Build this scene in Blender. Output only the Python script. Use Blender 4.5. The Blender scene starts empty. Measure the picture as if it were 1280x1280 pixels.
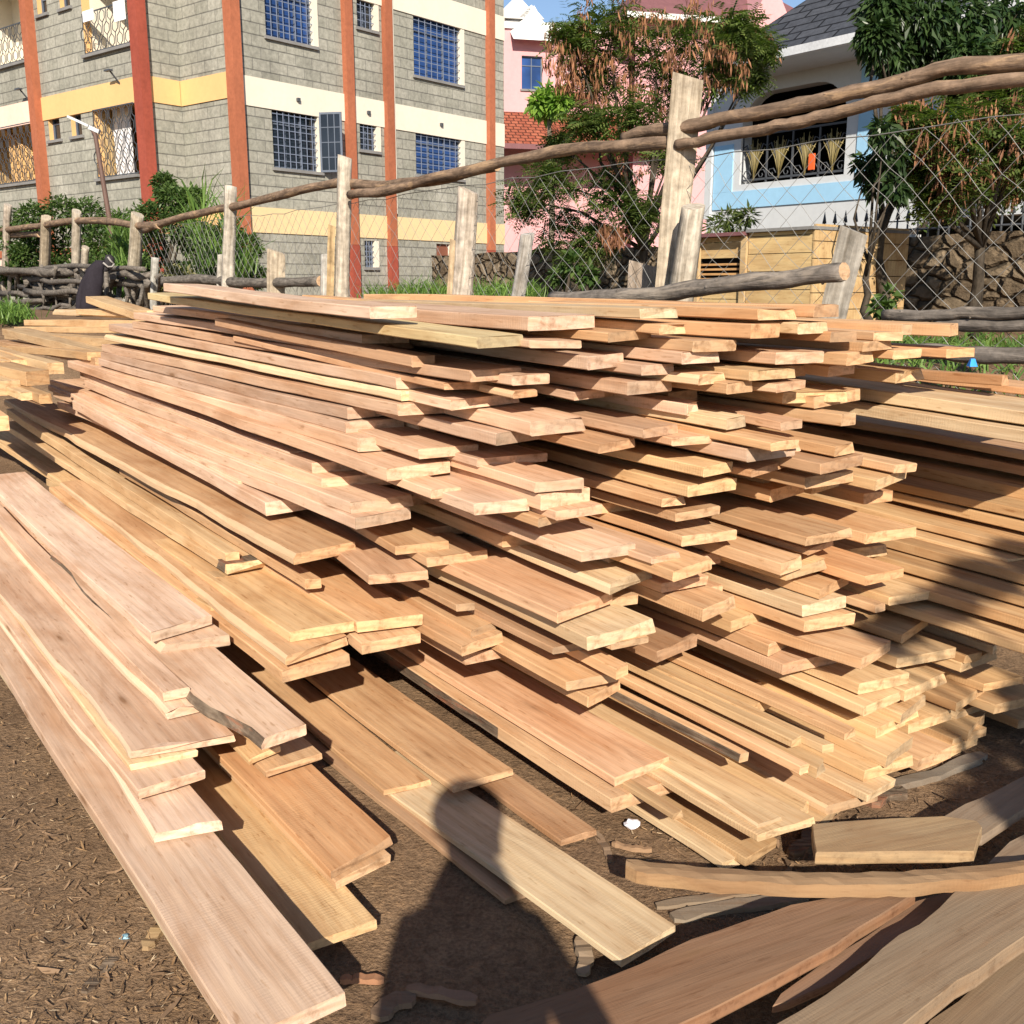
import bpy, math, random
from math import radians, sin, cos, tan, pi, sqrt, atan2
from mathutils import Vector, Matrix
random.seed(7)
SC = bpy.context.scene
COL = SC.collection
H = 1.55                      # eye height of the camera above the yard
PITCH = math.radians(12.45)
CP, SP = cos(PITCH), sin(PITCH)

# ---------------------------------------------------------------- view geometry
def ray(px, py):
    dx, dy = px - 640.0, py - 640.0
    return (dx, 1280 * CP - dy * SP, -1280 * SP - dy * CP)
def at_y(px, py, Y):
    r = ray(px, py); s = Y / r[1]
    return Vector((r[0] * s, Y, H + r[2] * s))
def at_z(px, py, z):
    r = ray(px, py); s = (z - H) / r[2]
    return Vector((r[0] * s, r[1] * s, z))
UD, VD = (0.8, 0.6), (-0.6, 0.8)          # pile axes: across the boards, along the boards (away)
def uv(p): return (p[0] * UD[0] + p[1] * UD[1], p[0] * VD[0] + p[1] * VD[1])
def xy(u, v): return (u * UD[0] + v * VD[0], u * UD[1] + v * VD[1])
def at_u(px, py, u0):                      # point on the vertical plane u = u0 (the fence line)
    r = ray(px, py); s = u0 / (UD[0] * r[0] + UD[1] * r[1])
    return Vector((r[0] * s, r[1] * s, H + r[2] * s))
def proj(p):
    x, y, z = p[0], p[1], p[2] - H
    d = y * CP - z * SP
    return (640 + 1280 * x / d, 640 - 1280 * (y * SP + z * CP) / d)

# ---------------------------------------------------------------- objects
def tag(o, label=None, cat=None, group=None, kind=None):
    if label: o['label'] = label
    if cat: o['category'] = cat
    if group: o['group'] = group
    if kind: o['kind'] = kind
    return o
def empty(name, loc=(0, 0, 0), rz=0, label=None, cat=None, group=None):
    o = bpy.data.objects.new(name, None); COL.objects.link(o)
    o.location = loc; o.rotation_euler = (0, 0, rz); o.empty_display_size = .2
    return tag(o, label, cat, group)
class MB:
    """collects faces, then links ONE mesh object"""
    def __init__(s): s.v = []; s.f = []; s.m = []; s.sm = []
    def add(s, vs, fs, m=0, smooth=False):
        b = len(s.v); s.v += [tuple(v) for v in vs]
        for f in fs:
            s.f.append(tuple(b + i for i in f)); s.m.append(m); s.sm.append(smooth)
    def box(s, x0, x1, y0, y1, z0, z1, m=0, M=None):
        vs = [Vector(p) for p in ((x0,y0,z0),(x1,y0,z0),(x1,y1,z0),(x0,y1,z0),(x0,y0,z1),(x1,y0,z1),(x1,y1,z1),(x0,y1,z1))]
        if M is not None: vs = [M @ v for v in vs]
        s.add(vs, [(0,3,2,1),(4,5,6,7),(0,1,5,4),(1,2,6,5),(2,3,7,6),(3,0,4,7)], m)
    def bar(s, a, b, w, h, m=0):
        a, b = Vector(a), Vector(b); d = b - a; L = d.length
        if L < 1e-6: return
        q = d.to_track_quat('X', 'Z').to_matrix().to_4x4(); q.translation = a
        s.box(0, L, -w/2, w/2, -h/2, h/2, m, q)
    def tube(s, pts, radii, n=8, m=0, caps=True, smooth=True, cm=None):
        pts = [Vector(p) for p in pts]
        if not hasattr(radii, '__len__'): radii = [radii] * len(pts)
        b = len(s.v); up = Vector((0, 0, 1)); prev = None
        for i, p in enumerate(pts):
            d = (pts[min(i+1, len(pts)-1)] - pts[max(i-1, 0)])
            d = d.normalized() if d.length > 1e-9 else Vector((0, 0, 1))
            if prev is None:
                a = d.cross(up if abs(d.z) < .95 else Vector((1, 0, 0))).normalized()
            else:
                a = (prev - d * prev.dot(d)); a = a.normalized() if a.length > 1e-6 else d.orthogonal().normalized()
            prev = a; c = d.cross(a)
            for k in range(n):
                t = 2 * pi * k / n
                s.v.append(tuple(p + (a * cos(t) + c * sin(t)) * radii[i]))
        for i in range(len(pts) - 1):
            for k in range(n):
                k2 = (k + 1) % n
                s.f.append((b+i*n+k, b+i*n+k2, b+(i+1)*n+k2, b+(i+1)*n+k)); s.m.append(m); s.sm.append(smooth)
        if caps:
            s.f.append(tuple(b + k for k in reversed(range(n)))); s.m.append(m if cm is None else cm); s.sm.append(False)
            e = b + (len(pts)-1)*n
            s.f.append(tuple(e + k for k in range(n))); s.m.append(m if cm is None else cm); s.sm.append(False)
    def build(s, name, mats, parent=None, M=None, loc=None):
        me = bpy.data.meshes.new(name); me.from_pydata(s.v, [], s.f)
        for mm in (mats if isinstance(mats, (list, tuple)) else [mats]): me.materials.append(mm)
        me.polygons.foreach_set('material_index', s.m); me.polygons.foreach_set('use_smooth', s.sm)
        me.update()
        o = bpy.data.objects.new(name, me); COL.objects.link(o)
        if parent is not None: o.parent = parent
        if M is not None: o.matrix_local = M
        if loc is not None: o.location = loc
        return o
def wob(seed, n=4):
    """smooth pseudo noise in one variable"""
    R = random.Random(seed); c = [(R.uniform(.6, 1.3) * 2.1 ** k, R.uniform(0, 6.28), .55 ** k) for k in range(n)]
    return lambda x: sum(a * sin(f * x + p) for f, p, a in c) / 1.9
def smooth(a, b, x):
    t = max(0., min(1., (x - a) / (b - a))); return t * t * (3 - 2 * t)

# ---------------------------------------------------------------- materials
def new_mat(name):
    m = bpy.data.materials.new(name); m.use_nodes = True
    nt = m.node_tree; nt.nodes.clear()
    out = nt.nodes.new('ShaderNodeOutputMaterial'); b = nt.nodes.new('ShaderNodeBsdfPrincipled')
    nt.links.new(b.outputs[0], out.inputs[0])
    return m, nt, b
class G:
    """tiny node-graph helper"""
    def __init__(s, nt): s.nt = nt
    def n(s, t, **kw):
        x = s.nt.nodes.new('ShaderNode' + t)
        for k, v in kw.items(): setattr(x, k, v)
        return x
    def l(s, a, b): s.nt.links.new(a, b)
    def co(s, scale=(1, 1, 1), rnd=True, out='Object'):
        tc = s.n('TexCoord'); mp = s.n('Mapping'); mp.inputs['Scale'].default_value = scale
        if rnd:
            oi = s.n('ObjectInfo'); mu = s.n('VectorMath', operation='SCALE'); mu.inputs[0].default_value = (37., 11., 23.)
            s.l(oi.outputs['Random'], mu.inputs['Scale']); ad = s.n('VectorMath', operation='ADD')
            s.l(tc.outputs[out], ad.inputs[0]); s.l(mu.outputs[0], ad.inputs[1]); s.l(ad.outputs[0], mp.inputs['Vector'])
        else: s.l(tc.outputs[out], mp.inputs['Vector'])
        return mp.outputs[0]
    def noise(s, vec, scale=1, detail=4, rough=.55, dist=0.):
        x = s.n('TexNoise'); s.l(vec, x.inputs['Vector'])
        x.inputs['Scale'].default_value = scale; x.inputs['Detail'].default_value = detail
        x.inputs['Roughness'].default_value = rough; x.inputs['Distortion'].default_value = dist
        return x.outputs['Fac']
    def ramp(s, fac, stops, interp='LINEAR'):
        x = s.n('ValToRGB'); s.l(fac, x.inputs[0]); e = x.color_ramp.elements; x.color_ramp.interpolation = interp
        while len(e) < len(stops): e.new(.5)
        for i, (p, c) in enumerate(stops):
            e[i].position = p; e[i].color = (c, c, c, 1) if not hasattr(c, '__len__') else (*c, 1)
        return x.outputs[0]
    def mix(s, a, b, fac=1., mode='MULTIPLY'):
        x = s.n('Mix', data_type='RGBA', blend_type=mode)
        for sock, v in ((x.inputs[6], a), (x.inputs[7], b)):
            if hasattr(v, 'links') or hasattr(v, 'is_linked'): s.l(v, sock)
            else: sock.default_value = (*v, 1)
        if hasattr(fac, 'is_linked'): s.l(fac, x.inputs[0])
        else: x.inputs[0].default_value = fac
        return x.outputs[2]
    def math(s, op, a, b=None):
        x = s.n('Math', operation=op)
        for i, v in enumerate((a, b)):
            if v is None: continue
            if hasattr(v, 'is_linked'): s.l(v, x.inputs[i])
            else: x.inputs[i].default_value = v
        return x.outputs[0]
    def bump(s, bsdf, h, strength=.4, dist=.01):
        x = s.n('Bump'); x.inputs['Strength'].default_value = strength; x.inputs['Distance'].default_value = dist
        s.l(h, x.inputs['Height']); s.l(x.outputs[0], bsdf.inputs['Normal'])

def wood_mat(name, end=False, weather=0., pale=0.):
    m, nt, b = new_mat(name); g = G(nt)
    col = g.n('ObjectInfo').outputs['Color']
    if end:
        v = g.co((1, 1, 1))
        f1 = g.noise(v, 26, 5, .7); f2 = g.noise(g.co((.5, 16, 90)), 1, 3, .6, .8); f3 = g.noise(v, 7, 3, .6)
        c = g.mix(col, g.ramp(f1, [(.28, (.55, .48, .42)), (.48, (1, 1, 1)), (.75, (1.2, 1.16, 1.08))]))
        c = g.mix(c, g.ramp(f2, [(.3, .82), (.6, 1.06)]))
        c = g.mix(c, (.22, .13, .07), g.math('MULTIPLY', g.ramp(f3, [(.60, 0), (.74, 1)]), .5 + weather * .3), 'MIX')
        rr = g.n('TexWave', wave_type='RINGS', rings_direction='X'); g.l(g.co((.15, 5.5, 9)), rr.inputs['Vector']); rr.inputs['Scale'].default_value = 1.1; rr.inputs['Distortion'].default_value = 3; rr.inputs['Detail'].default_value = 3
        c = g.mix(c, g.ramp(rr.outputs['Fac'], [(0, (.90, .85, .80)), (.4, (1, 1, 1))]))
        g.bump(b, f1, .5, .004)
    else:
        v = g.co((1.1, 20, 20)); grain = g.noise(v, 1, 7, .62, .5)
        fine = g.noise(g.co((5, 130, 130)), 1, 3, .6)
        blot = g.noise(g.co((1.3, 4.5, 4.5)), 1, 4, .55, .8)
        stn = g.noise(g.co((1.3, 13, 13)), 1, 5, .62, 1.4)
        c = g.mix(col, g.ramp(grain, [(.22, (.78, .71, .64)), (.42, (.96, .945, .93)), (.58, (1.03, 1.03, 1.02)), (.8, (1.10, 1.11, 1.10))]))
        c = g.mix(c, g.ramp(blot, [(.25, (.80, .68, .57)), (.5, (1, 1, 1)), (.75, (1.14, 1.15, 1.12))]))
        c = g.mix(c, g.ramp(fine, [(.25, .86), (.6, 1.04)]))
        c = g.mix(c, (.26, .13, .06), g.math('MULTIPLY', g.ramp(stn, [(.585, 0), (.74, 1)]), .42 + .3 * weather), 'MIX')
        # knots
        vo = g.n('TexVoronoi'); g.l(g.co((1.5, 6.6, 6.6)), vo.inputs['Vector']); vo.inputs['Scale'].default_value = 1.0
        kn = g.math('ADD', vo.outputs['Distance'], g.math('MULTIPLY', grain, .06))
        c = g.mix(c, (.20, .10, .045), g.math('MULTIPLY', g.ramp(kn, [(.06, 1), (.095, .35), (.16, 0)]), .8), 'MIX')
        spk = g.noise(g.co((16, 90, 90)), 1, 2, .5); c = g.mix(c, g.ramp(spk, [(.25, (.74, .66, .58)), (.37, (1, 1, 1))]))
        rg = g.n('TexWave', wave_type='BANDS', bands_direction='Y'); g.l(g.co((.5, 7, 5)), rg.inputs['Vector']); rg.inputs['Scale'].default_value = 1.1; rg.inputs['Distortion'].default_value = 5.5; rg.inputs['Detail'].default_value = 4; rg.inputs['Detail Scale'].default_value = .9; rg.inputs['Detail Roughness'].default_value = .6
        c = g.mix(c, g.ramp(rg.outputs['Fac'], [(0, (.935, .895, .85)), (.3, (.99, .985, .98)), (1, (1.02, 1.02, 1.01))]))
        bl2 = g.noise(g.co((3, 10, 10)), 1, 4, .6, .6); c = g.mix(c, g.ramp(bl2, [(.32, (.88, .83, .78)), (.5, (1, 1, 1)), (.7, (1.07, 1.07, 1.05))]))
        # circular-saw marks across the board, coming and going
        wv = g.n('TexWave', wave_type='BANDS', bands_direction='X'); g.l(g.co((1, .35, .35)), wv.inputs['Vector'])
        wv.inputs['Scale'].default_value = 31; wv.inputs['Distortion'].default_value = 7; wv.inputs['Detail'].default_value = 4
        wv.inputs['Detail Scale'].default_value = 2.4
        sawm = g.math('MULTIPLY', wv.outputs['Fac'], g.ramp(g.noise(g.co((3, 7, 7)), 1, 3), [(.42, 0), (.68, 1)]))
        c = g.mix(c, g.ramp(sawm, [(0., 1.), (1., .93)]))
        hgt = g.math('ADD', g.math('MULTIPLY', sawm, .22), g.math('ADD', g.math('MULTIPLY', grain, .6), g.math('MULTIPLY', fine, .5)))
        g.bump(b, hgt, .45, .004)
    if pale: c = g.mix(c, (.74, .60, .40), pale, 'MIX')
    if weather:
        w = g.noise(g.co((.8, 6, 6)), 1, 5, .6)
        c = g.mix(c, (.20, .165, .12), g.math('MULTIPLY', g.ramp(w, [(.3, .35), (.7, 1)]), weather), 'MIX')
    g.l(c, b.inputs['Base Color']); b.inputs['Roughness'].default_value = .78
    b.inputs['Specular IOR Level'].default_value = .22
    return m
def bark_mat(name, c0=(.035, .026, .018), c1=(.16, .12, .085), sc=(6, 30, 30), peel=None, tint=False):
    m, nt, b = new_mat(name); g = G(nt)
    f = g.noise(g.co(sc), 1, 6, .65, .6); f2 = g.noise(g.co((14, 14, 14)), 1, 5, .6)
    c = g.mix(g.ramp(f, [(.3, c0), (.55, tuple((a+b_)/2 for a, b_ in zip(c0, c1))), (.75, c1)]), g.ramp(f2, [(.3, .65), (.7, 1.3)]))
    if tint: c = g.mix(c, g.n('ObjectInfo').outputs['Color'])
    if peel: c = g.mix(c, peel, g.ramp(g.noise(g.co((2.5, 12, 12)), 1, 5, .65, .8), [(.54, 0), (.64, .6)]), 'MIX')
    g.l(c, b.inputs['Base Color']); b.inputs['Roughness'].default_value = .9; b.inputs['Specular IOR Level'].default_value = .15
    g.bump(b, g.math('ADD', f, g.math('MULTIPLY', f2, .5)), .9, .012)
    return m
def plain(name, c, rough=.7, spec=.3, var=.18, sc=3., metal=0., bump=.15):
    m, nt, b = new_mat(name); g = G(nt)
    f = g.noise(g.co((sc, sc, sc*.3)), 1, 6, .6); f2 = g.noise(g.co((sc*9, sc*9, sc*9)), 1, 4, .6)
    cc = g.mix(c, g.ramp(f, [(.25, 1 - var), (.75, 1 + var)])); cc = g.mix(cc, g.ramp(f2, [(.3, 1 - var*.6), (.7, 1 + var*.5)]))
    g.l(cc, b.inputs['Base Color']); b.inputs['Roughness'].default_value = rough; b.inputs['Metallic'].default_value = metal
    b.inputs['Specular IOR Level'].default_value = spec
    if bump: g.bump(b, f2, bump, .01)
    return m
def leaf_mat(name, c0, c1, trans=.35, rough=.5):
    m, nt, b = new_mat(name); g = G(nt)
    geo = g.n('NewGeometry'); f = geo.outputs['Random Per Island']
    n = g.noise(g.co((1.1, 1.1, 1.1), False), 1, 3)
    c = g.mix(g.ramp(f, [(0, c0), (1, c1)]), g.ramp(n, [(.3, .75), (.7, 1.25)]))
    g.l(c, b.inputs['Base Color']); b.inputs['Roughness'].default_value = rough; b.inputs['Specular IOR Level'].default_value = .35
    tr = g.n('BsdfTranslucent'); g.l(g.mix(c, (1.2, 1.5, .5)), tr.inputs['Color'])
    mx = g.n('MixShader'); mx.inputs[0].default_value = trans
    out = [x for x in nt.nodes if x.type == 'OUTPUT_MATERIAL'][0]
    g.l(b.outputs[0], mx.inputs[1]); g.l(tr.outputs[0], mx.inputs[2]); g.l(mx.outputs[0], out.inputs[0])
    return m
M_WOOD = wood_mat('sawn_wood'); M_END = wood_mat('sawn_end', True); M_BARK = bark_mat('bark', (.06,.035,.022), (.27,.21,.15), (4, 40, 40), (.30,.11,.055))
M_ENDW = wood_mat('weathered_end', True, .55)
M_SAP = wood_mat('sapwood_edge', pale=.3)
M_OLD = wood_mat('weathered_wood', weather=.55); M_OLDEND = wood_mat('old_end', True, .4)
# ---------------------------------------------------------------- the sawn boards
# depth (metres ahead of the camera) of the stepped face of the pile, at photo points
CTRL = [(655,425,2.75),(740,400,2.9),(650,475,2.92),(583,464,2.98),(498,474,3.16),(502,507,3.13),(600,520,3.05),(450,549,3.29),(482,585,3.07),(560,580,3.05),(442,646,3.23),(515,650,3.18),(331,628,3.47),(365,692,2.98),
 (463,722,3.1),(535,697,3.2),(650,560,3.0),(447,790,3.25),(440,840,3.2),(565,990,2.72),(800,690,2.88),(740,620,2.9),(915,670,2.95),
 (820,800,2.75),(775,760,2.75),(920,760,2.9),(1000,580,2.95),(900,440,2.9),(1200,430,3.35),(1060,525,3.1),(1145,600,3.2),
 (1140,670,3.2),(1130,770,3.15),(1060,780,3.0),(1040,820,2.95),(1240,870,3.3),(1190,880,3.15),(1030,970,2.6),(970,1065,2.42),
 (1090,1000,2.72),(845,980,2.5),(765,860,2.75),(270,780,3.05),(284,802,2.95),(385,915,2.55),(232,866,2.85),(260,900,2.72),(285,930,2.62),(255,985,2.42),
 (273,1045,2.28),(432,1270,1.70),(300,1290,1.70),(500,1060,2.37),(470,1140,2.14),(847,1175,2.16),(744,1050,2.52),(668,1125,2.25),
 (1300,540,3.0),(1330,640,3.1),(1330,740,3.2),(1270,700,3.3),(250,700,3.5),(300,700,3.4),(350,700,3.4)]
def depth(px, py):
    a = b = 0.
    for x, y, Y in CTRL:
        w = 1. / ((x - px) ** 2 + 1.6 * (y - py) ** 2 + 60.) ** 1.5
        a += w * Y; b += w
    return a / b

# colour families (linear reflectance of the fresh sawn wood)
WC = dict(p=(.63,.415,.28), P=(.67,.465,.33), o=(.61,.375,.20), O=(.57,.32,.16), y=(.60,.40,.21), Y=(.55,.42,.215),
          l=(.66,.49,.30), b=(.47,.275,.15), g=(.34,.27,.19), k=(.50,.31,.15), r=(.58,.355,.215))
WN = dict(p='pale pink', P='whitish pink', o='tan', O='orange', y='honey', Y='olive-yellow', l='cream', b='brown', g='greyish', k='ochre', r='rosy tan')
ZONES = dict(
 T='lying along the top of the pile under the fence rail', F='among the long pink rows under the olive-yellow board',
 Y='in the honey coloured flank next to the pink rows', S='in the low pale stack beside the bare dirt',
 M='in the tan steps between pale stack and broad twin boards', C='among the pink ends in the upper middle', D='around the broad twin boards at the centre',
 A='among the jumbled ends below the slanting grey log', K='in the top corner by the low log rails', G='among the ends beside the long dark gap',
 R='of the long boards past the dark gap', E='in the ochre ends stepping down to the bark litter',
 L='of the narrow boards at the foot by the curved bar', B='lying low around the shadow of the head', W='in the loose pile by the twig fence', X='set back in the shaded gaps of the stepped face')
# zone, colour, A = near top corner of the end face (x, y), B = x of its other corner, T = its height in px, options
PL = [
 ('T','P',464,383,519,15,dict(C=(205,356),yaw=0)), ('T','l',800,391,847,13,dict(C=(385,373))), ('T','o',946,388,998,14,dict(C=(660,378))),
 ('T','O',1016,381,1052,16,dict(C=(860,377))), ('T','Y',592,422,657,14,dict(z=1.416,C=(184,366),lab='long olive-yellow board sticking out near the top of the pile')), ('T','p',662,401,743,18,dict(C=(400,377),lab='thick pale pink plank jutting out above the tip of the olive-yellow board')),
 ('F','p',454,419,510,13,dict(u=1.66,C=(191,381))), ('F','p',420,428,522,14,dict(u=1.65,C=(167,391),bark=1,lab='pink plank whose broken end is dark with bark and a deep hole')),
 ('F','p',583,464,656,17,dict(u=1.64,C=(166,402))), ('F','p',498,474,576,17,dict(u=1.625,C=(136,405))), ('F','l',500,490,568,14,dict(u=1.615,C=(130,418),wane=1,lab='cream plank with a wavy waney edge between straight pink rows')),
 ('F','p',502,507,592,18,dict(u=1.605,C=(127,430))), ('F','p',432,510,499,17,dict(u=1.595,C=(125,440))), ('F','p',433,529,503,16,dict(u=1.58,C=(122,448))),
 ('F','P',450,549,522,20,dict(u=1.565,C=(123,459))), ('F','p',482,585,563,19,dict(u=1.525,C=(84,450),lab='pink plank jutting farthest out of the long pink rows')), ('F','p',393,581,440,17,dict(u=1.55,C=(105,476))),
 ('F','p',407,599,512,18,dict(u=1.535,C=(62,475))), ('F','P',440,630,515,17,dict(u=1.5,C=(66,488))), ('F','p',442,646,515,17,dict(u=1.485,C=(72,503))),
 ('F','p',420,620,470,14,dict(u=1.515,C=(60,482))), ('F','P',360,566,410,14,dict(u=1.565,C=(100,465))), ('F','p',300,602,345,14,dict(u=1.475,C=(88,492))),
 ('F','P',331,628,390,20,dict(u=1.45,C=(90,500))), 
 ('Y','o',365,692,447,15,dict(u=1.36,C=(4,500),wane=1,lab='long tan board with a whitish wavy edge just under the pink rows')), ('Y','y',282,691,299,17,dict(u=1.32,C=(8,512))),
 ('Y','y',284,708,348,13,dict(u=1.3,C=(2,528),bark=1,lab='honey board ending in a dark barky patch')), ('Y','o',383,724,401,13,dict(z=0.6,L=2.2)),
 ('Y','y',365,790,449,13,dict(z=0.52,C=(-60,515))), ('Y','y',270,722,300,14,dict(u=1.27,C=(-110,500))), ('Y','o',300,770,360,12,dict(u=1.215,C=(-110,520))), ('Y','y',262,760,330,14,dict(u=1.19,C=(-110,545),lab='lowest honey board running behind the pale stack')),
 ('M','o',450,780,523,14,dict(z=0.52,L=2.4)), ('M','o',452,803,525,15,dict(z=0.47,L=2.4,yaw=-6)), ('M','o',352,818,440,12,dict(z=0.475,L=2.6)), ('M','o',352,838,439,15,dict(z=0.43,L=2.6)),
 ('M','r',463,722,532,12,dict(z=0.66,L=2.4,yaw=-8)), ('M','o',495,684,560,11,dict(z=0.73,L=2.4,yaw=-5)), ('M','o',535,697,607,12,dict(z=0.7,L=2.4,yaw=-3)), ('M','o',575,806,632,13,dict(L=2.2)),
 ('M','o',587,786,622,10,dict(L=2.2)), ('M','o',570,758,592,9,dict(L=2.2)), ('M','r',583,819,640,13,dict(L=2.2)),
 ('D','r',691,762,773,15,dict(L=2.6,lab='upper of the broad twin boards jutting out at the centre')), ('D','l',735,798,820,17,dict(L=2.6,lab='lower of the broad twin boards, its long side pale')),
 ('D','r',984,832,1043,14,dict(L=2.4,lab='broad rosy board overhanging the narrow yellow boards at the foot')), ('D','o',714,853,768,12,dict(L=2.)), ('D','o',769,836,787,14,dict(L=2.)), ('D','o',730,868,781,14,dict(L=2.)),
 ('D','b',696,812,765,9,dict(L=1.8)), ('D','o',768,806,808,9,dict(L=1.8)), ('D','P',731,690,790,14,dict(L=2.4)), ('D','l',755,728,826,13,dict(L=2.4,wane=1,lab='cream board with a ragged waney tip above the broad twin boards')),
 ('D','o',838,712,894,14,dict(L=2.4)), ('D','o',858,673,916,13,dict(L=2.4)), ('D','r',815,697,850,9,dict(L=2.2)), ('D','r',830,732,882,12,dict(L=2.2)), ('D','o',874,760,924,16,dict(L=2.4)),
 ('C','p',672,605,725,14,dict(L=2.3)), ('C','p',675,620,738,20,dict(L=2.3)), ('C','p',597,631,658,15,dict(L=2.3)), ('C','p',616,542,683,16,dict(L=2.3,endw=1,lab='pink plank with a mottled weathered end in the middle of the face')), ('C','p',663,526,734,18,dict(L=2.3,endw=1)),
 ('C','p',561,500,653,13,dict(L=2.2)), ('C','p',640,470,686,13,dict(L=2.2)), ('C','p',526,562,596,13,dict(L=2.)), ('C','r',570,576,592,11,dict(L=2.)), ('C','p',600,575,680,11,dict(L=2.)), ('C','p',668,425,722,10,dict(L=2.2)), ('C','r',515,440,543,14,dict(L=2.)), ('C','r',560,484,640,9,dict(L=2.)),
 ('C','p',540,612,575,12,dict(L=2.)), ('C','p',715,490,760,11,dict(L=2.)), ('C','b',640,490,672,9,dict(L=2.)), ('C','r',696,640,752,12,dict(L=2.2)),
 ('A','y',862,606,918,15,dict(L=2.6,lab='long honey plank thrusting out below its twin at the centre')), ('A','y',876,584,920,13,dict(L=2.6)), ('A','P',935,562,994,17,dict(L=2.6)), ('A','b',932,586,990,9,dict(L=2.4)), ('A','l',905,524,936,14,dict(L=2.4)),
 ('A','p',858,503,876,15,dict(L=2.4)), ('A','p',782,473,842,17,dict(L=2.4,endw=1,lab='pink plank with grey weathered end and black knot')), ('A','p',729,450,785,17,dict(L=2.4)), ('A','p',800,455,844,13,dict(L=2.4)), ('A','p',852,436,901,15,dict(L=2.5)),
 ('A','o',752,413,822,12,dict(L=2.3)), ('A','o',822,404,860,12,dict(L=2.3)), ('A','o',868,421,918,14,dict(L=2.3)), ('A','y',938,459,994,13,dict(L=2.4,yaw=3)), ('A','o',906,482,943,14,dict(L=2.3)), ('A','o',868,463,910,13,dict(L=2.3)), ('A','r',800,535,850,12,dict(L=2.1)), ('A','r',845,548,905,10,dict(L=2.1)), ('A','o',930,608,985,12,dict(L=2.)),
 ('A','o',845,640,900,12,dict(L=2.2)), ('A','o',828,625,856,11,dict(L=2.2)), ('A','r',985,555,1000,12,dict(L=2.)), ('A','b',745,555,800,12,dict(L=2.)),
 ('K','O',938,410,974,18,dict(L=2.2)), ('K','p',975,446,1024,15,dict(L=2.3)), ('K','o',1052,434,1100,16,dict(L=2.3,lab='tan plank with a frayed reddish end by the low log rails')), ('K','o',1120,443,1150,11,dict(L=2.2)), ('K','l',993,405,1040,14,dict(L=2.2)), ('K','O',1040,412,1069,13,dict(L=2.1)),
 ('K','o',1093,420,1128,11,dict(L=2.,yaw=-8)), ('K','o',1128,407,1140,13,dict(L=2.)), ('K','o',1182,406,1204,15,dict(L=2.2,yaw=6,lab='tan plank reaching farthest out at the top corner of the pile')), ('K','O',1185,437,1217,11,dict(L=2.)), ('K','o',1050,517,1071,15,dict(L=2.6,lab='long tan plank pointing at the pale board past the dark gap')),
 ('K','o',1006,495,1092,15,dict(L=2.1)), ('K','o',1075,425,1120,12,dict(L=2.)), ('K','r',965,480,1012,11,dict(L=2.1)),
 ('G','o',958,612,1013,16,dict(L=2.3)), ('G','o',1010,596,1064,15,dict(L=2.2)), ('G','y',1084,598,1145,14,dict(L=2.3)), ('G','O',1085,618,1112,14,dict(L=2.1)), ('G','b',1023,578,1082,14,dict(L=2.2)), ('G','o',1040,558,1073,13,dict(L=2.2)), ('G','o',1120,581,1144,11,dict(L=2.1)),
 ('G','o',965,553,996,11,dict(L=2.)), ('G','r',975,528,1005,11,dict(L=2.)),
 ('R','O',1252,470,1264,13,dict(C=(1030,452),Y=3.5)), ('R','O',1300,487,1340,9,dict(L=2.,Y=3.5)), ('R','l',1335,521,1420,17,dict(z=1.16,L=2.5,lab='cream board, topmost of the pair over the long dark gap')), ('R','l',1330,546,1410,17,dict(z=1.105,L=2.5,lab='cream board, lower of the pair over the long dark gap')),
 ('R','b',1330,572,1420,11,dict(L=2.4,Y=3.6)), ('R','b',1330,592,1420,12,dict(L=2.3,bark=1,Y=3.6)), ('R','k',1340,622,1420,15,dict(z=0.829,L=2.4)), ('R','k',1340,650,1455,12,dict(z=0.785,L=2.3)), ('R','k',1345,668,1460,13,dict(z=0.74,L=2.3)),
 ('R','k',1320,694,1440,10,dict(z=0.69,L=2.4,lab='broad flat ochre board below the long dark gap')), ('R','k',1266,700,1292,13,dict(z=0.66,L=2.1)), ('R','k',1330,732,1445,13,dict(z=0.64,L=2.2)), ('R','k',1340,763,1455,13,dict(z=0.595,L=2.3)), ('R','k',1330,790,1445,13,dict(z=0.55,L=2.2)),
 ('R','k',1300,812,1415,12,dict(z=0.5,L=2.)),
 ('E','o',1089,668,1139,14,dict(L=2.3)), ('E','o',1010,672,1063,12,dict(L=2.4)), ('E','b',1005,686,1047,8,dict(L=2.)), ('E','O',1084,720,1128,12,dict(L=2.3)), ('E','o',973,702,1008,16,dict(L=2.1)), ('E','o',1016,733,1071,13,dict(L=2.1)), ('E','y',1118,749,1155,11,dict(L=2.1)),
 ('E','o',1094,758,1107,10,dict(L=2.)), ('E','l',1008,757,1054,15,dict(L=2.3)), ('E','o',1013,778,1061,15,dict(L=2.3)), ('E','k',1120,790,1169,11,dict(L=2.2)), ('E','o',1077,822,1115,14,dict(L=1.9,yaw=9,lab='tan block end turned askew in the ochre ends')), ('E','y',1133,827,1186,13,dict(L=2.1)),
 ('E','y',1082,856,1130,14,dict(L=2.3)), ('E','y',1130,863,1186,14,dict(L=2.2)), ('E','y',1080,882,1126,12,dict(L=2.2)), ('E','y',1120,890,1164,13,dict(L=2.2)), ('E','y',1140,906,1189,13,dict(L=2.2)), ('E','k',1202,910,1240,14,dict(L=2.)),
 ('E','y',1203,829,1247,12,dict(L=2.2)), ('E','k',1208,820,1225,10,dict(L=2.1)), ('E','l',1241,808,1250,10,dict(L=2.2)), ('E','k',1236,857,1274,10,dict(L=2.)), ('E','k',1190,876,1240,12,dict(L=2.)), ('E','k',1200,892,1252,13,dict(L=2.)), ('E','k',1285,905,1330,11,dict(L=2.)),
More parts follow.
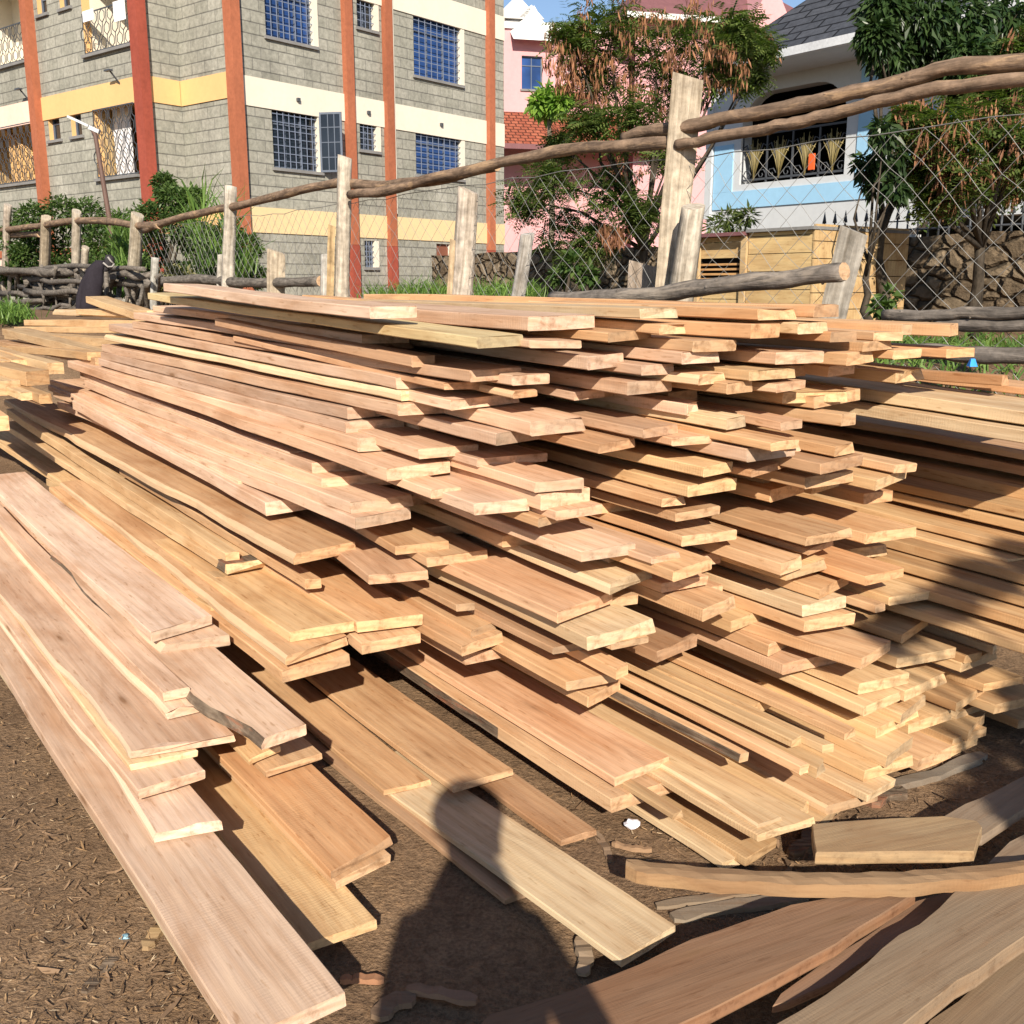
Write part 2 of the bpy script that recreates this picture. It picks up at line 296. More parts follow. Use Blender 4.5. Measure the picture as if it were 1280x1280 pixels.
 ('E','k',1195,926,1230,10,dict(L=2.)), ('E','y',1180,938,1222,13,dict(L=2.)), ('E','o',1150,951,1190,15,dict(L=2.)), ('E','k',1252,885,1300,12,dict(L=2.)),
 ('L','y',1095,910,1150,13,dict(L=2.4)), ('L','y',1103,943,1147,15,dict(L=2.4)), ('L','o',1055,917,1070,9,dict(L=2.3)), ('L','y',1030,933,1041,10,dict(L=2.3)), ('L','y',1018,960,1036,14,dict(L=2.3)), ('L','y',1085,967,1137,14,dict(L=2.3)), ('L','l',1082,993,1122,10,dict(L=2.2)),
 ('L','o',1040,1011,1090,11,dict(L=2.2)), ('L','y',982,1020,1016,12,dict(L=2.1)), ('L','y',1010,1028,1069,12,dict(L=2.1)), ('L','y',948,1032,975,10,dict(L=2.)), ('L','k',930,1072,973,11,dict(z=0.045,L=2.1)), ('L','l',905,1079,926,9,dict(z=0.035,L=2.1)), ('L','y',955,1047,1012,9,dict(L=2.)),
 ('L','o',925,945,935,11,dict(L=2.2,bark=2,lab='narrow board edged with dark bark among the yellow boards at the foot')), ('L','o',1000,958,1012,11,dict(L=2.2)), ('L','y',990,925,1004,10,dict(L=2.2)), ('L','k',842,1018,846,7,dict(L=1.4)),
 ('B','r',767,972,838,11,dict(z=0.195,L=2.6,lab='broad reddish board lying above the white scrap')), ('B','o',767,1000,846,17,dict(z=0.155,L=2.6,bark=3,lab='thick tan board under the broad reddish board, bark on its far edge')), ('B','o',567,984,640,8,dict(z=0.12,L=2.4,lab='broad tan board ending just above the shadow of the head')),
 ('B','o',482,991,537,6,dict(z=0.08,L=2.2)), ('B','l',773,1199,848,9,dict(z=0.062,L=.95,tz=0,yaw=1.2,lab='cream board crossed by the shadow of the head and shoulder')), ('B','b',632,1125,670,7,dict(z=0.028,L=1.4,yaw=2)), ('B','b',702,1053,744,8,dict(z=0.035,L=1.6)),
 ('B','O',408,1085,498,9,dict(z=0.155,L=1.9,lab='rusty tan board on the pair beside the standing shadow')), ('B','o',416,1098,491,10,dict(z=0.122,L=1.9)), ('B','y',385,1181,470,11,dict(z=0.085,L=2.)), ('B','o',330,963,403,8,dict(z=0.22,L=1.5)), ('B','y',308,948,352,7,dict(z=0.25,L=1.4)),
 ('S','P',186,787,267,13,dict(z=0.5,C=(-25,598),bow=.03,lab='topmost wide pinkish white board of the low pale stack')), ('S','P',200,808,284,14,dict(z=0.46,C=(-45,606),bow=.03)), ('S','P',325,922,385,14,dict(z=0.4,L=2.,bark=4,bow=.03,lab='pale board with a winding bark edge on the low stack')),
 ('S','p',203,867,236,12,dict(z=0.42,L=2.5,bow=.03)), ('S','p',205,893,262,11,dict(z=0.385,wane=1,L=2.6,bow=.03)), ('S','p',162,946,288,9,dict(z=0.35,wane=1,L=2.8,bow=.04)), ('S','l',163,957,247,7,dict(z=0.325,L=2.2,bow=.04)), ('S','p',170,988,256,12,dict(z=0.3,L=2.4,bow=.04)),
 ('S','P',192,1047,274,11,dict(z=0.255,L=2.5,bow=.04,wane=1)), ('S','P',300,1297,432,18,dict(z=0.19,L=3.3,bow=.02,lab='lowest and longest pale board reaching nearest the camera')), ('S','l',272,1262,300,10,dict(z=0.13,L=3.,bow=.02)),
 ('W','y',59,455,79,14,dict(L=1.6,Y=5.6,yaw=5)), ('W','y',13,449,35,11,dict(L=1.6,Y=5.8,yaw=4)), ('W','y',-15,452,12,14,dict(L=1.5,Y=5.6,yaw=8)), ('W','k',30,464,62,20,dict(L=1.4,Y=5.3,yaw=12)), ('W','y',-20,478,25,19,dict(L=1.5,Y=5.2,yaw=10)),
 ('W','y',25,490,48,10,dict(L=1.3,Y=5.1,yaw=4)), ('W','k',49,494,64,12,dict(L=1.2,Y=5.05,yaw=4)), ('W','o',-12,520,10,20,dict(L=1.2,Y=4.9)),
 ('W','y',205,392,240,9,dict(C=(65,386),Y=6.6)), ('W','y',190,401,240,10,dict(C=(30,400),Y=6.4)), ('W','y',180,409,230,9,dict(C=(17,408),Y=6.2)), ('W','y',170,392,200,9,dict(C=(107,370),Y=6.9,lab='honey plank cocked upward against the hanging dark jacket')),
 ('W','y',128,440,170,11,dict(C=(2,411),Y=5.9)), ('W','y',150,424,190,11,dict(C=(5,416),Y=6.0)), ('W','o',118,447,150,10,dict(C=(-10,425),Y=5.75)), ('W','k',110,440,140,10,dict(C=(0,432),Y=5.8)), ('W','y',185,388,220,8,dict(C=(95,387),Y=6.8)),
]
TILT = .045
# boards whose ends sit deeper, seen in the gaps between the jutting ones
XR = random.Random(51); XS = []
while len(XS) < 33:
    x, y = XR.uniform(470, 1130), XR.uniform(440, 900)
    if y > 640 + (x - 470)*.62 or y < 500 - (x - 470)*.12 or any(abs(x-a)/60 + abs(y-b)/22 < 1.25 for a, b in XS): continue
    XS.append((x, y)); pk = x < 720 and y < 640
    PL.append(('X', XR.choice('ppr' if pk else 'ooryb'), round(x), round(y), round(x + XR.uniform(38, 66)), XR.uniform(12, 15), dict(L=XR.uniform(1.5, 1.9), back=XR.uniform(.16, .34))))
class Plank: pass
def solve(p):
    """3-D frame from the photo points and the current depth p.Y"""
    r = ray(p.ax, p.ay)
    s = p.Y / r[1]; A = Vector((r[0]*s, p.Y, H + r[2]*s + p.dz))
    th = radians(p.yaw)
    D = Vector((VD[0]*cos(th) - VD[1]*sin(th), VD[0]*sin(th) + VD[1]*cos(th), 0)); E = Vector((D.y, -D.x, 0))
    # width from the x of the other corner
    lo, hi = .02, .8
    for _ in range(22):
        mid = (lo+hi)/2; q = proj(A + E*mid)
        if q[0] < p.bx: lo = mid
        else: hi = mid
    p.w = max(.035, min(lo, p.wmax))
    el = atan2(-r[2], r[1]); dist = p.Y*CP + (H - A.z)*SP
    p.t = max(.018, min(.075, p.T*dist/1280/max(.6, cos(atan2(H - A.z, p.Y) )) ))
    tz, L = (.012 if p.zone in 'TK' else .03 if p.zone in 'A' else TILT), p.L
    tz = p.o.get('tz', tz)
    g = p.t + .006
    if A.z < g and not p.fix and p.ay > 700: A = Vector((r[0]/r[2]*(g-H), r[1]/r[2]*(g-H), g)); p.Y = A.y
    if p.C:
        rc = ray(*p.C); k = rc[0]/rc[1]           # plan: A + L D meets x = k y
        L = (k*A.y - A.x)/(D.x - k*D.y); y = A.y + L*D.y
        tz = (H + rc[2]/rc[1]*y - A.z)/L
        if not (.5 < L < 6.5): L = p.L
        tz = max(-.05, min(.2, tz))
    p.A, p.D2, p.E, p.Lr, p.tz = A, D, E, L, tz
    p.u0, p.v0 = uv(A)
    return p
def zat(p, v): return p.A.z + (v - p.v0)*p.tz
PK = []
for i, (zone, c, ax, ay, bx, T, o) in enumerate(PL):
    p = Plank(); p.i, p.zone, p.c, p.ax, p.ay, p.bx, p.T, p.o = i, zone, c, ax, ay, bx, T, o
    R = random.Random(100 + i)
    p.C = o.get('C'); p.L = o.get('L', 2.4) + R.uniform(-.2, .3); p.yaw = o.get('yaw', R.uniform(-.7, .7)); p.dz = 0.; p.wmax = .34; p.T *= .86 if zone == 'F' else .92 if zone == 'Y' and 'u' in o else 1.
    if zone == 'C': p.L = R.uniform(1.3, 1.75)
    p.fix = 'z' in o or 'Y' in o or 'u' in o
    if 'u' in o: r = ray(ax, ay); o['Y'] = o['u']/(UD[0]*r[0]/r[1] + UD[1]); p.yaw = 0.
    if 'z' in o: r = ray(ax, ay); o['Y'] = (H - o['z'])*r[1]/-r[2]
    p.Y = o.get('Y') or depth((ax + bx)/2 if bx < 1290 else ax, ay)
    p.Y += o.get('back', 0)
    p.Y0 = p.Y; solve(p); PK.append(p)
# boards that cross in plan may not share the same height: slide them apart along their sight lines
for it in range(70):
    moved = 0
    for i in range(len(PK)):
        a = PK[i]
        for j in range(i+1, len(PK)):
            b = PK[j]
            if abs(a.u0 - b.u0) > .4: continue
            if a.u0 + a.w < b.u0 + .012 or b.u0 + b.w < a.u0 + .012: continue
            v0 = max(a.v0, b.v0); v1 = min(a.v0 + a.Lr, b.v0 + b.Lr)
            if v1 - v0 < .03: continue
            vv = v0 + min(.12, (v1-v0)/2); za, zb = zat(a, vv), zat(b, vv)
            va = min(v1, v0 + 1.2); za2, zb2 = zat(a, va), zat(b, va)
            d = (za - zb + za2 - zb2)/2
            if d == 0: d = 1e-4 if a.ay < b.ay else -1e-4
            need = (a.t if d > 0 else b.t) + .002
            if abs(d) >= need: continue
            push = (need - abs(d))*.28*(1 if d > 0 else -1); moved += 1
            for q, sg in ((a, 1), (b, -1)):
                r = ray(q.ax, q.ay); sl = -r[2]/r[1]; k = 1.
                if q.fix: continue
                if (a.fix or b.fix): k = 1.8
                if sl > .10:
                    dy = -sg*push*k/sl
                    q.Y = max(q.Y0*.86, min(q.Y0*1.16, q.Y + max(-.05, min(.05, dy))))
                else: q.dz = max(-.012, min(.012, q.dz + sg*push*.4))
    for q in PK: solve(q)
N_CLASH = moved

def board(p):
    """one board as one mesh: rounded arrises, slight bow and waves, rough sawn ends, optional wane or bark edge"""
    R = random.Random(900 + p.i); L, w, t = p.Lr, p.w, p.t; o = p.o
    n = max(8, int(L/.11)); wa, wb, wc, wd, we = (wob(p.i*7 + k) for k in range(5))
    bev = .0028; bow = o.get('bow', R.uniform(-.012, .02) if not p.C else R.uniform(-.004, .008))
    wane = o.get('wane', 0) or (1 if R.random() < .05 else 0); bark = o.get('bark', 0)
    mb = MB(); rings = []; sk = R.uniform(-.05, .05)*w/.2; chip = R.random() < .4
    for i in range(n + 1):
        s = i/n; x = -L*(s**1.15)
        dl = .0035*wa(x*3) + (0.02*max(0, wd(x*2.3)) if wane else 0) ; dr = .0035*wb(x*3); dz = .0045*wc(x*2.0) + bow*(s*s) - bow*.6*s
        if bark == 4: dl += -.065*smooth(.03, .38, -x) + .016*wd(x*7) + .006*we(x*15)
        twst = .004*we(x*.9)
        y0, y1, z1, z0 = dl, w + dr, dz, dz - t
        c = .55*(t)*(1 if wane else 0)*max(0., .55 + .5*we(x*2.7)) if wane else 0
        if bark == 4: c = t*.5
        cy = c*(.7 if bark != 4 else .5)
        ex = (sk*.5 if i == 0 else 0)
        pts = [(y0, z0+bev), (y0+bev, z0), (y0+(y1-y0)*.5, z0), (y1-bev, z0), (y1, z0+bev), (y1, z1-bev), (y1-bev, z1), (y0+(y1-y0)*.66, z1+.0006*wa(x*5)), (y0+(y1-y0)*.33, z1+.0006*wb(x*5)), (y0+bev+cy, z1), (y0, z1-bev-c)]
        ring = []
        for k, (yy, zz) in enumerate(pts):
            xx = x
            if i == 0: xx += sk*(yy/w - .5) + R.uniform(-.0028, .0028) - (0.018*R.random() if chip and k in (5, 6) else 0)
            if bark == 1 and i < 2: xx += R.uniform(-.05, .0)
            if wane and i == 0 and o.get('wane'): xx += -.03*abs(wd(yy*30))
            ring.append((xx, yy, zz + twst*(yy/w - .5)))
        rings.append(ring)
    K = len(rings[0]); vs = [q for r in rings for q in r]; fs = []; b0 = len(vs)
    ms = []
    for i in range(n):
        for k in range(K):
            k2 = (k+1) % K
            fs.append((i*K+k, (i+1)*K+k, (i+1)*K+k2, i*K+k2))
            m = 0
            side = k in (10, 9) 
            xm = -L*(((i + .5)/n)**1.15)
            if bark == 2 and k in (10, 9): m = 2
            if bark == 3 and k == 10 and xm < -.55: m = 2
            if bark == 4 and k in (9, 10): m = 2
            if wane and k in (9, 10): m = 3
            if bark == 1 and i == 0 and k in (9, 10, 8, 7): m = 2
            ms.append(m)
    mb.v = vs; mb.f = fs; mb.m = ms; mb.sm = [False]*len(fs)
    ends = [tuple(range(K)), tuple(n*K + k for k in reversed(range(K)))]
    for e in ends: mb.f.append(e); mb.m.append(1); mb.sm.append(False)
    endm = M_ENDW if (o.get('endw') or R.random() < .16) else M_END
    ob = mb.build('plank', [M_WOOD, endm, M_BARK, M_SAP])
    X = -(p.D2 + Vector((0, 0, p.tz))).normalized(); E = p.E; N = X.cross(E)
    Mx = Matrix((X, E, N)).transposed().to_4x4(); Mx.translation = p.A
    ob.matrix_world = Mx
    c = WC[p.c]; lu = .3*c[0] + .5*c[1] + .2*c[2]; c = tuple(x*.95 + lu*.05 + .008 for x in c); f = R.uniform(.80, 1.10); tw = R.uniform(-.03, .03)
    ob.color = (min(.8, c[0]*f*(1+tw)), c[1]*f, c[2]*f*(1-tw*1.5), 1)
    return ob
ORD = ['topmost','second down','third down','fourth down','fifth down','sixth down','seventh down','eighth down','ninth down','tenth down','eleventh down','twelfth down','thirteenth down','fourteenth down','fifteenth down',
 'sixteenth down','seventeenth down','eighteenth down','nineteenth down','twentieth down','twenty-first down','twenty-second down','twenty-third down','twenty-fourth down','twenty-fifth down','twenty-sixth down',
 'twenty-seventh down','twenty-eighth down','twenty-ninth down','thirtieth down','thirty-first down','thirty-second down','thirty-third down','thirty-fourth down']
rank = {}
for z in ZONES:
    for k, p in enumerate(sorted((q for q in PK if q.zone == z), key=lambda q: q.ay)): rank[p.i] = k
for p in PK:
    ob = board(p)
    lab = p.o.get('lab')
    if not lab:
        wd = 'broad ' if p.w > .23 else 'narrow ' if p.w < .085 else ''
        lab = f"{wd}{WN[p.c]} plank, {ORD[rank[p.i]]} {ZONES[p.zone]}"
    tag(ob, lab, 'plank', 'sawn planks stacked in the timber pile')
# ---------------------------------------------------------------- ground
def gz(x, y):
    u, v = uv((x, y))
    a = .045*max(0, min(v, 14) - 1.7)
    bank = 1.12*smooth(4.25, 4.85, u + .05*sin(v*2.1))
    far = 1.15*smooth(8., 13., v)
    base = max(a, bank*smooth(1.8, 3.2, v), min(far, 1.15))
    return base
def build_ground():
    m, nt, b = new_mat('yard_dirt'); g = G(nt)
    v = g.co((1, 1, 1), False)
    f1 = g.noise(v, 1.7, 6, .6); f2 = g.noise(v, 26, 6, .72, .4); f3 = g.noise(v, 95, 4, .65)
    c = g.ramp(f1, [(.3, (.155, .098, .060)), (.55, (.25, .163, .098)), (.75, (.33, .225, .14))])
    c = g.mix(c, g.ramp(f2, [(.3, (.68, .65, .62)), (.5, (1, 1, 1)), (.72, (1.28, 1.22, 1.12))]))
    c = g.mix(c, g.ramp(f3, [(.3, .62), (.7, 1.3)]))
    gr = g.noise(v, .6, 4, .6)
    g.l(c, b.inputs['Base Color']); b.inputs['Roughness'].default_value = .95; b.inputs['Specular IOR Level'].default_value = .1
    g.bump(b, g.math('ADD', f2, g.math('MULTIPLY', f3, .6)), .9, .02)
    def axis(a0, a1, fine0, fine1, df, dc):
        xs = []; x = fine0
        while x <= fine1 + 1e-6: xs.append(x); x += df
        s = dc; x = fine0
        lo = []
        while x > a0: x -= s; lo.append(x); s *= 1.35
        s = dc; x = xs[-1]; hi = []
        while x < a1: x += s; hi.append(x); s *= 1.35
        return lo[::-1] + xs + hi
    xs = axis(-600, 600, -4.2, 4.2, .06, .12); ys = axis(-300, 900, -.6, 5.4, .06, .12)
    na, nb = wob(5), wob(9); nc, nd = wob(15), wob(19)
    vs = []
    for y in ys:
        for x in xs:
            z = gz(x, y)
            near = 1 if abs(x) < 5 and y < 8 else .0
            z += near*(.010*na(x*3.1 + y*.7)*nb(y*2.7 - x*.4) + .004*nc(x*11 + y*3)*nd(y*12 - x*2)) - .006
            vs.append((x, y, z))
    nx = len(xs); fs = [(j*nx+i, j*nx+i+1, (j+1)*nx+i+1, (j+1)*nx+i) for j in range(len(ys)-1) for i in range(nx-1)]
    mb = MB(); mb.add(vs, fs, 0, True); tag(mb.build('ground', m), kind='structure')
build_ground()
# ---------------------------------------------------------------- brown offcuts, curved bar, block and litter at the foot of the pile
def inset_poly(pts, z, t, name, mats, label, cat='offcut', group=None, tilt=(0, 0), col=(.4, .25, .15), wav=.006, edge=1, seed=0):
    """a slab: outline given by photo points on the (tilted) plane at height z, thickness t, its edge slightly wavy and rounded"""
    P = []
    for px, py in pts:
        q = at_z(px, py, z)
        for _ in range(4): q = at_z(px, py, z + tilt[0]*(q.x - 1) + tilt[1]*(q.y - 2))
        P.append(q)
    # densify
    D = []; nz = wob(seed + 3); N = len(P); acc = 0
    for i in range(N):
        a, b = P[i], P[(i+1) % N]; L = (b-a).length; k = max(1, int(L/.07))
        nrm = Vector((b.y-a.y, a.x-b.x, 0)).normalized()
        for j in range(k):
            s = j/k; acc += L/k
            D.append(a.lerp(b, s) + nrm*wav*nz(acc*7)*(1 if 0 < j else .3))
    c = sum(D, Vector())/len(D); n = len(D); mb = MB()
    top = [c + (p-c)*1. for p in D]
    def ring(f, dz): return [Vector((c.x + (p.x-c.x)*f, c.y + (p.y-c.y)*f, p.z + dz)) for p in D]
    r0, r1, r2, r3 = ring(.988, 0), ring(1, -.004), ring(1.004, -t+.004), ring(.99, -t)
    vs = [v for r in (r0, r1, r2, r3) for v in r]; fs = []
    mb.add([v - c for v in vs], [], 0)
    for k in range(3):
        for i in range(n):
            j = (i+1) % n
            mb.f.append((k*n+i, (k+1)*n+i, (k+1)*n+j, k*n+j)); mb.m.append(0 if k != 1 else edge); mb.sm.append(False)
    mb.f.append(tuple(range(n))); mb.m.append(0); mb.sm.append(False)
    mb.f.append(tuple(3*n + k for k in reversed(range(n)))); mb.m.append(0); mb.sm.append(False)
    # make sure the outline runs counter-clockwise seen from above
    area = sum(D[i].x*D[(i+1) % n].y - D[(i+1) % n].x*D[i].y for i in range(n))
    if area < 0: mb.f = [tuple(reversed(f)) for f in mb.f]
    o = mb.build(name, mats)
    # long axis along local X so the grain follows the slab
    a, b = max(((p, q) for p in P for q in P), key=lambda pq: (pq[0]-pq[1]).length); ang = atan2(b.y-a.y, b.x-a.x)
    R = Matrix.Rotation(-ang, 4, 'Z'); o.data.transform(R); o.location = c; o.rotation_euler = (0, 0, ang)
    o.color = (*col, 1)
    return tag(o, label, cat, group)
SG = 'brown slab offcuts at the foot of the pile'
M_SLAB = wood_mat('slab_wood', weather=.3); SM = [M_SLAB, M_END]; SW = [M_OLD, M_OLDEND]
inset_poly([(540,1330),(610,1268),(700,1243),(800,1205),(900,1163),(990,1130),(1060,1116),(1145,1116),(1105,1142),(1010,1197),(930,1240),(840,1284),(760,1320)], .125, .035, 'slab_offcut', SM,
  'smooth reddish brown slab with one lit raw edge, nearest the lens', 'offcut', SG, col=(.235,.125,.07), wav=.010, seed=1)
inset_poly([(966,1257),(975,1243),(1020,1210),(1075,1175),(1140,1128),(1200,1112),(1170,1140),(1105,1188),(1040,1228),(985,1252)], .085, .02, 'slab_offcut', SM,
  'thin pointed brown sliver lying between the two large slabs', 'offcut', SG, col=(.25,.14,.085), seed=2)
inset_poly([(880,1340),(960,1285),(1060,1222),(1150,1155),(1195,1112),(1320,1090),(1330,1150),(1282,1168),(1225,1212),(1150,1262),(1060,1330)], .135, .045, 'slab_offcut', SW,
  'large greyish brown slab with a pale curved raw edge', 'offcut', SG, col=(.27,.18,.112), wav=.010, seed=3)
inset_poly([(1340,1140),(1290,1175),(1225,1225),(1160,1275),(1120,1330),(1340,1340)], .07, .03, 'slab_offcut', SW,
  'flat brown slab half hidden beneath the pale curved edge', 'offcut', SG, col=(.27,.175,.10), wav=.012, seed=4)
inset_poly([(1170,1026),(1205,1005),(1290,965),(1330,955),(1330,985),(1280,1010),(1228,1045),(1190,1048)], .10, .03, 'slab_offcut', SW,
  'dark grey board end behind the ochre block', 'offcut', SG, col=(.28,.2,.14), seed=5)
inset_poly([(1236,1078),(1262,1052),(1330,1020),(1330,1075)], .09, .03, 'slab_offcut', SW, 'grey slab corner above the curved bar', 'offcut', SG, col=(.30,.215,.15), seed=6)
inset_poly([(1015,1030),(1080,1025),(1180,1020),(1222,1026),(1228,1033),(1218,1064),(1130,1064),(1020,1065)], .135, .035, 'wood_block', SW,
  'short squared ochre block lying across the foot of the pile', 'block', col=(.40,.265,.14), wav=.003, seed=7)
# curved bar
def curved_bar():
    top = [(783,1074),(870,1083),(960,1089),(1050,1091),(1130,1089),(1210,1083),(1330,1070)]
    mb = MB(); z = .17; P = [at_z(px, py, z) for px, py in top]; Q = []
    for i in range(len(P)-1):
        for k in range(6): Q.append(P[i].lerp(P[i+1], k/6))
    Q.append(P[-1]); c = Q[len(Q)//2]; nz = wob(77); nz2 = wob(78); n = len(Q)
    for i, q in enumerate(Q):
        d = (Q[min(i+1, n-1)] - Q[max(i-1, 0)]).normalized(); s = Vector((d.y, -d.x, 0)); w = .046 + .005*nz(i*.7); h = .038
        w *= smooth(-.5, 2.5, i + .9); jj = [.0025*nz2(i*1.3 + k) for k in range(6)]
        for k, (a, b) in enumerate(((0, 0), (.55, .001), (1, -.004), (1.02, -h*.5), (1., -h), (0, -h))):
            mb.v.append(tuple(q + s*(w*a) + Vector((0, 0, b + jj[k])) - c))
    for i in range(n-1):
        for k in range(6):
            j = (k+1) % 6; mb.f.append((i*6+k, i*6+j, (i+1)*6+j, (i+1)*6+k)); mb.m.append(1 if k in (2, 3) else 0); mb.sm.append(False)
    mb.f.append(tuple(range(6))); mb.m.append(1); mb.sm.append(False); mb.f.append(tuple((n-1)*6 + k for k in reversed(range(6)))); mb.m.append(1); mb.sm.append(False)
    o = mb.build('curved_bar', [M_OLD, M_SLAB], loc=c); o.color = (.30, .175, .085, 1)
    tag(o, 'long rough sawn bar curving across the foot of the pile over the brown slabs', 'bar')
curved_bar()
# round bark-brown pole among the foot boards
def pole_between(a, b, r, name, mats, label, cat, col=None, seed=1, group=None, n=10, taper=.9, jit=.25, segs=14, sag=0.):
    a, b = Vector(a), Vector(b); c = (a+b)/2; L = (b-a).length; w1, w2, w3 = wob(seed), wob(seed+1), wob(seed+2); mb = MB()
    d = (b-a).normalized(); s1 = d.orthogonal().normalized(); s2 = d.cross(s1); pts = []; rr = []
    for i in range(segs+1):
        t = i/segs; e = min(1, 6*t, 6*(1-t))
        pts.append(a.lerp(b, t) - c + s1*(r*jit*w1(t*4.)) + s2*(r*jit*w2(t*4.)) - Vector((0, 0, sag*4*t*(1-t)))); rr.append(r*(1 - (1-taper)*t)*(1 + .10*w3(t*11)))
    mb.tube(pts, rr, n, 0, True, True, 1)
    o = mb.build(name, mats); q = d.to_track_quat('X', 'Z'); o.data.transform(q.to_matrix().to_4x4().inverted()); o.rotation_mode = 'QUATERNION'; o.rotation_quaternion = q; o.location = c
    if col: o.color = (*col, 1)
    return tag(o, label, cat, group)

# --- litter: shavings, bark flakes, sticks
def shade_chip(name, cols):
    m, nt, b = new_mat(name); g = G(nt); f = g.n('NewGeometry').outputs['Random Per Island']
    g.l(g.ramp(f, cols), b.inputs['Base Color']); b.inputs['Roughness'].default_value = .85; b.inputs['Specular IOR Level'].default_value = .15
    return m
M_CHIP = shade_chip('wood_shavings', [(0, (.10,.065,.04)), (.3, (.22,.13,.065)), (.65, (.33,.20,.10)), (.85, (.42,.28,.15)), (1, (.54,.42,.28))])
M_FLAKE = shade_chip('bark_flakes', [(0, (.06,.04,.026)), (.5, (.17,.105,.06)), (1, (.31,.20,.12))])
def in_pile(x, y):
    u, v = uv((x, y)); return (u > .98 and v > 2.25 and u < 4.6) or (.70 < u < 1.75 and 1.15 < v)
CL, CL2 = wob(401), wob(402)
def scatter(name, n, size, mat, label, region, seed, curl=.5, dens=None, flat=.0):
    R = random.Random(seed); mb = MB(); k = 0; tries = 0
    while k < n and tries < n*12:
        tries += 1
        px, py = region(R); p = at_z(px, py, 0.0)
        if in_pile(p.x, p.y) or p.y < .4: continue
        if CL(p.x*2.3 + p.y*1.1)*CL2(p.y*2.9 - p.x*.8) < R.uniform(-.7, .25): continue
        z = gz(p.x, p.y) + R.uniform(.001, .006)
        L = size*R.uniform(.35, 1.6)*(1 if R.random() < .93 else 1.9); w = L*R.uniform(.07, .24); a = R.uniform(0, pi); ti = R.gauss(0, .22); ro = R.gauss(0, .25)
        M = Matrix.Translation((p.x, p.y, z)) @ Matrix.Rotation(a, 4, 'Z') @ Matrix.Rotation(ti, 4, 'Y') @ Matrix.Rotation(ro, 4, 'X')
        c = R.uniform(0, curl)*w
        vs = [M @ Vector(q) for q in ((-L/2, -w/2*.7, c), (0, -w/2, 0), (L/2, -w/2*.4, c), (L/2, w/2*.5, c*.6), (0, w/2, .0), (-L/2, w/2*.6, c))]
        mb.add(vs, [(0, 1, 4, 5), (1, 2, 3, 4)], 0); k += 1
    o = mb.build(name, mat); return tag(o, label, kind='stuff')
def reg_left(R): 
    y = 800 + 520*R.random()**.8; x = R.uniform(-60, 150 + (y-800)*.55); return x, y
def reg_mid(R): return R.uniform(380, 1010), R.uniform(960, 1340)
def reg_right(R): return R.uniform(900, 1330), R.uniform(880, 1100)
scatter('wood_shavings', 3600, .012, M_CHIP, 'loose wood shavings trodden into the dirt', lambda R: reg_left(R) if R.random() < .62 else reg_mid(R), 5)
scatter('bark_litter', 1100, .026, M_FLAKE, 'bark flakes and dry strips on the ground at the foot of the pile', lambda R: reg_left(R) if R.random() < .25 else reg_mid(R) if R.random() < .6 else reg_right(R), 6, .9)
M_BARK2 = bark_mat('grey_bark', (.08, .05, .032), (.29, .195, .125), (5, 60, 60))
def strip(pts, w, z, name, label, cat, col, seed, mat=None, th=.012):
    P = [at_z(px, py, z) for px, py in pts]; c = sum(P, Vector())/len(P); mb = MB(); nz = wob(seed); D = []; JR = random.Random(seed)
    for i in range(len(P)-1):
        for k in range(5): D.append(P[i].lerp(P[i+1], k/5))
    D.append(P[-1]); n = len(D)
    for i, q in enumerate(D):
        d = (D[min(i+1, n-1)] - D[max(i-1, 0)]).normalized(); s = Vector((d.y, -d.x, 0))*w*.5*(1 + .25*nz(i*.4) + JR.uniform(-.11, .11))*(.5 if i in (0, n-1) else 1)
        up = Vector((0, 0, th)); b = Vector((0, 0, .004*nz(i*1.7)))
        for v in (q - s - up, q + s - up, q + s*.9 + b, q - s*.9 + b): mb.v.append(tuple(v - c))
    for i in range(n-1):
        for k in range(4): j = (k+1) % 4; mb.f.append((i*4+k, i*4+j, (i+1)*4+j, (i+1)*4+k)); mb.m.append(0); mb.sm.append(False)
    mb.f += [(3, 2, 1, 0), ((n-1)*4, (n-1)*4+1, (n-1)*4+2, (n-1)*4+3)]; mb.m += [0, 0]; mb.sm += [False]*2
    o = mb.build(name, mat or M_OLD, loc=c); o.color = (*col, 1); return tag(o, label, cat)
strip([(-10,1000),(25,965),(66,930)], .035, .03, 'wood_strip', 'thin orange wood strip on the dirt beside the pale stack', 'wood strip', (.34,.19,.09), 1)
strip([(181,1183),(200,1155)], .03, .03, 'wood_stub', 'short yellow stub of wood poking out under the lowest pale board', 'stub', (.47,.30,.13), 2)
strip([(67,1110),(88,1102)], .018, .02, 'wood_chip', 'small whitish chip alone on the dirt', 'chip', (.52,.45,.36), 3)
strip([(105,1240),(135,1205),(160,1175)], .03, .02, 'bark_strip', 'long dark bark strip on the dirt near the yellow stub', 'bark strip', (.09,.065,.045), 4, M_BARK)
strip([(508,1232),(548,1238),(596,1248)], .028, .02, 'wood_strip', 'reddish stick lying within the body of the shadow', 'wood strip', (.33,.17,.10), 5)
strip([(425,1222),(450,1220),(480,1222)], .02, .02, 'wood_strip', 'small red splinter at the edge of the standing shadow', 'wood strip', (.36,.15,.07), 6)
strip([(745,1040),(758,1060),(763,1075)], .024, .012, 'bark_strip', 'bent bark strip below the white scrap', 'bark strip', (.25,.16,.10), 7)
strip([(765,1052),(790,1058),(815,1060)], .014, .03, 'twig', 'thin orange twig beside the white scrap', 'twig', (.33,.18,.09), 8)
strip([(725,1170),(733,1195),(728,1215)], .04, .014, 'bark_strip', 'curled tan bark piece at the tip of the cream board', 'bark strip', (.30,.21,.14), 9)
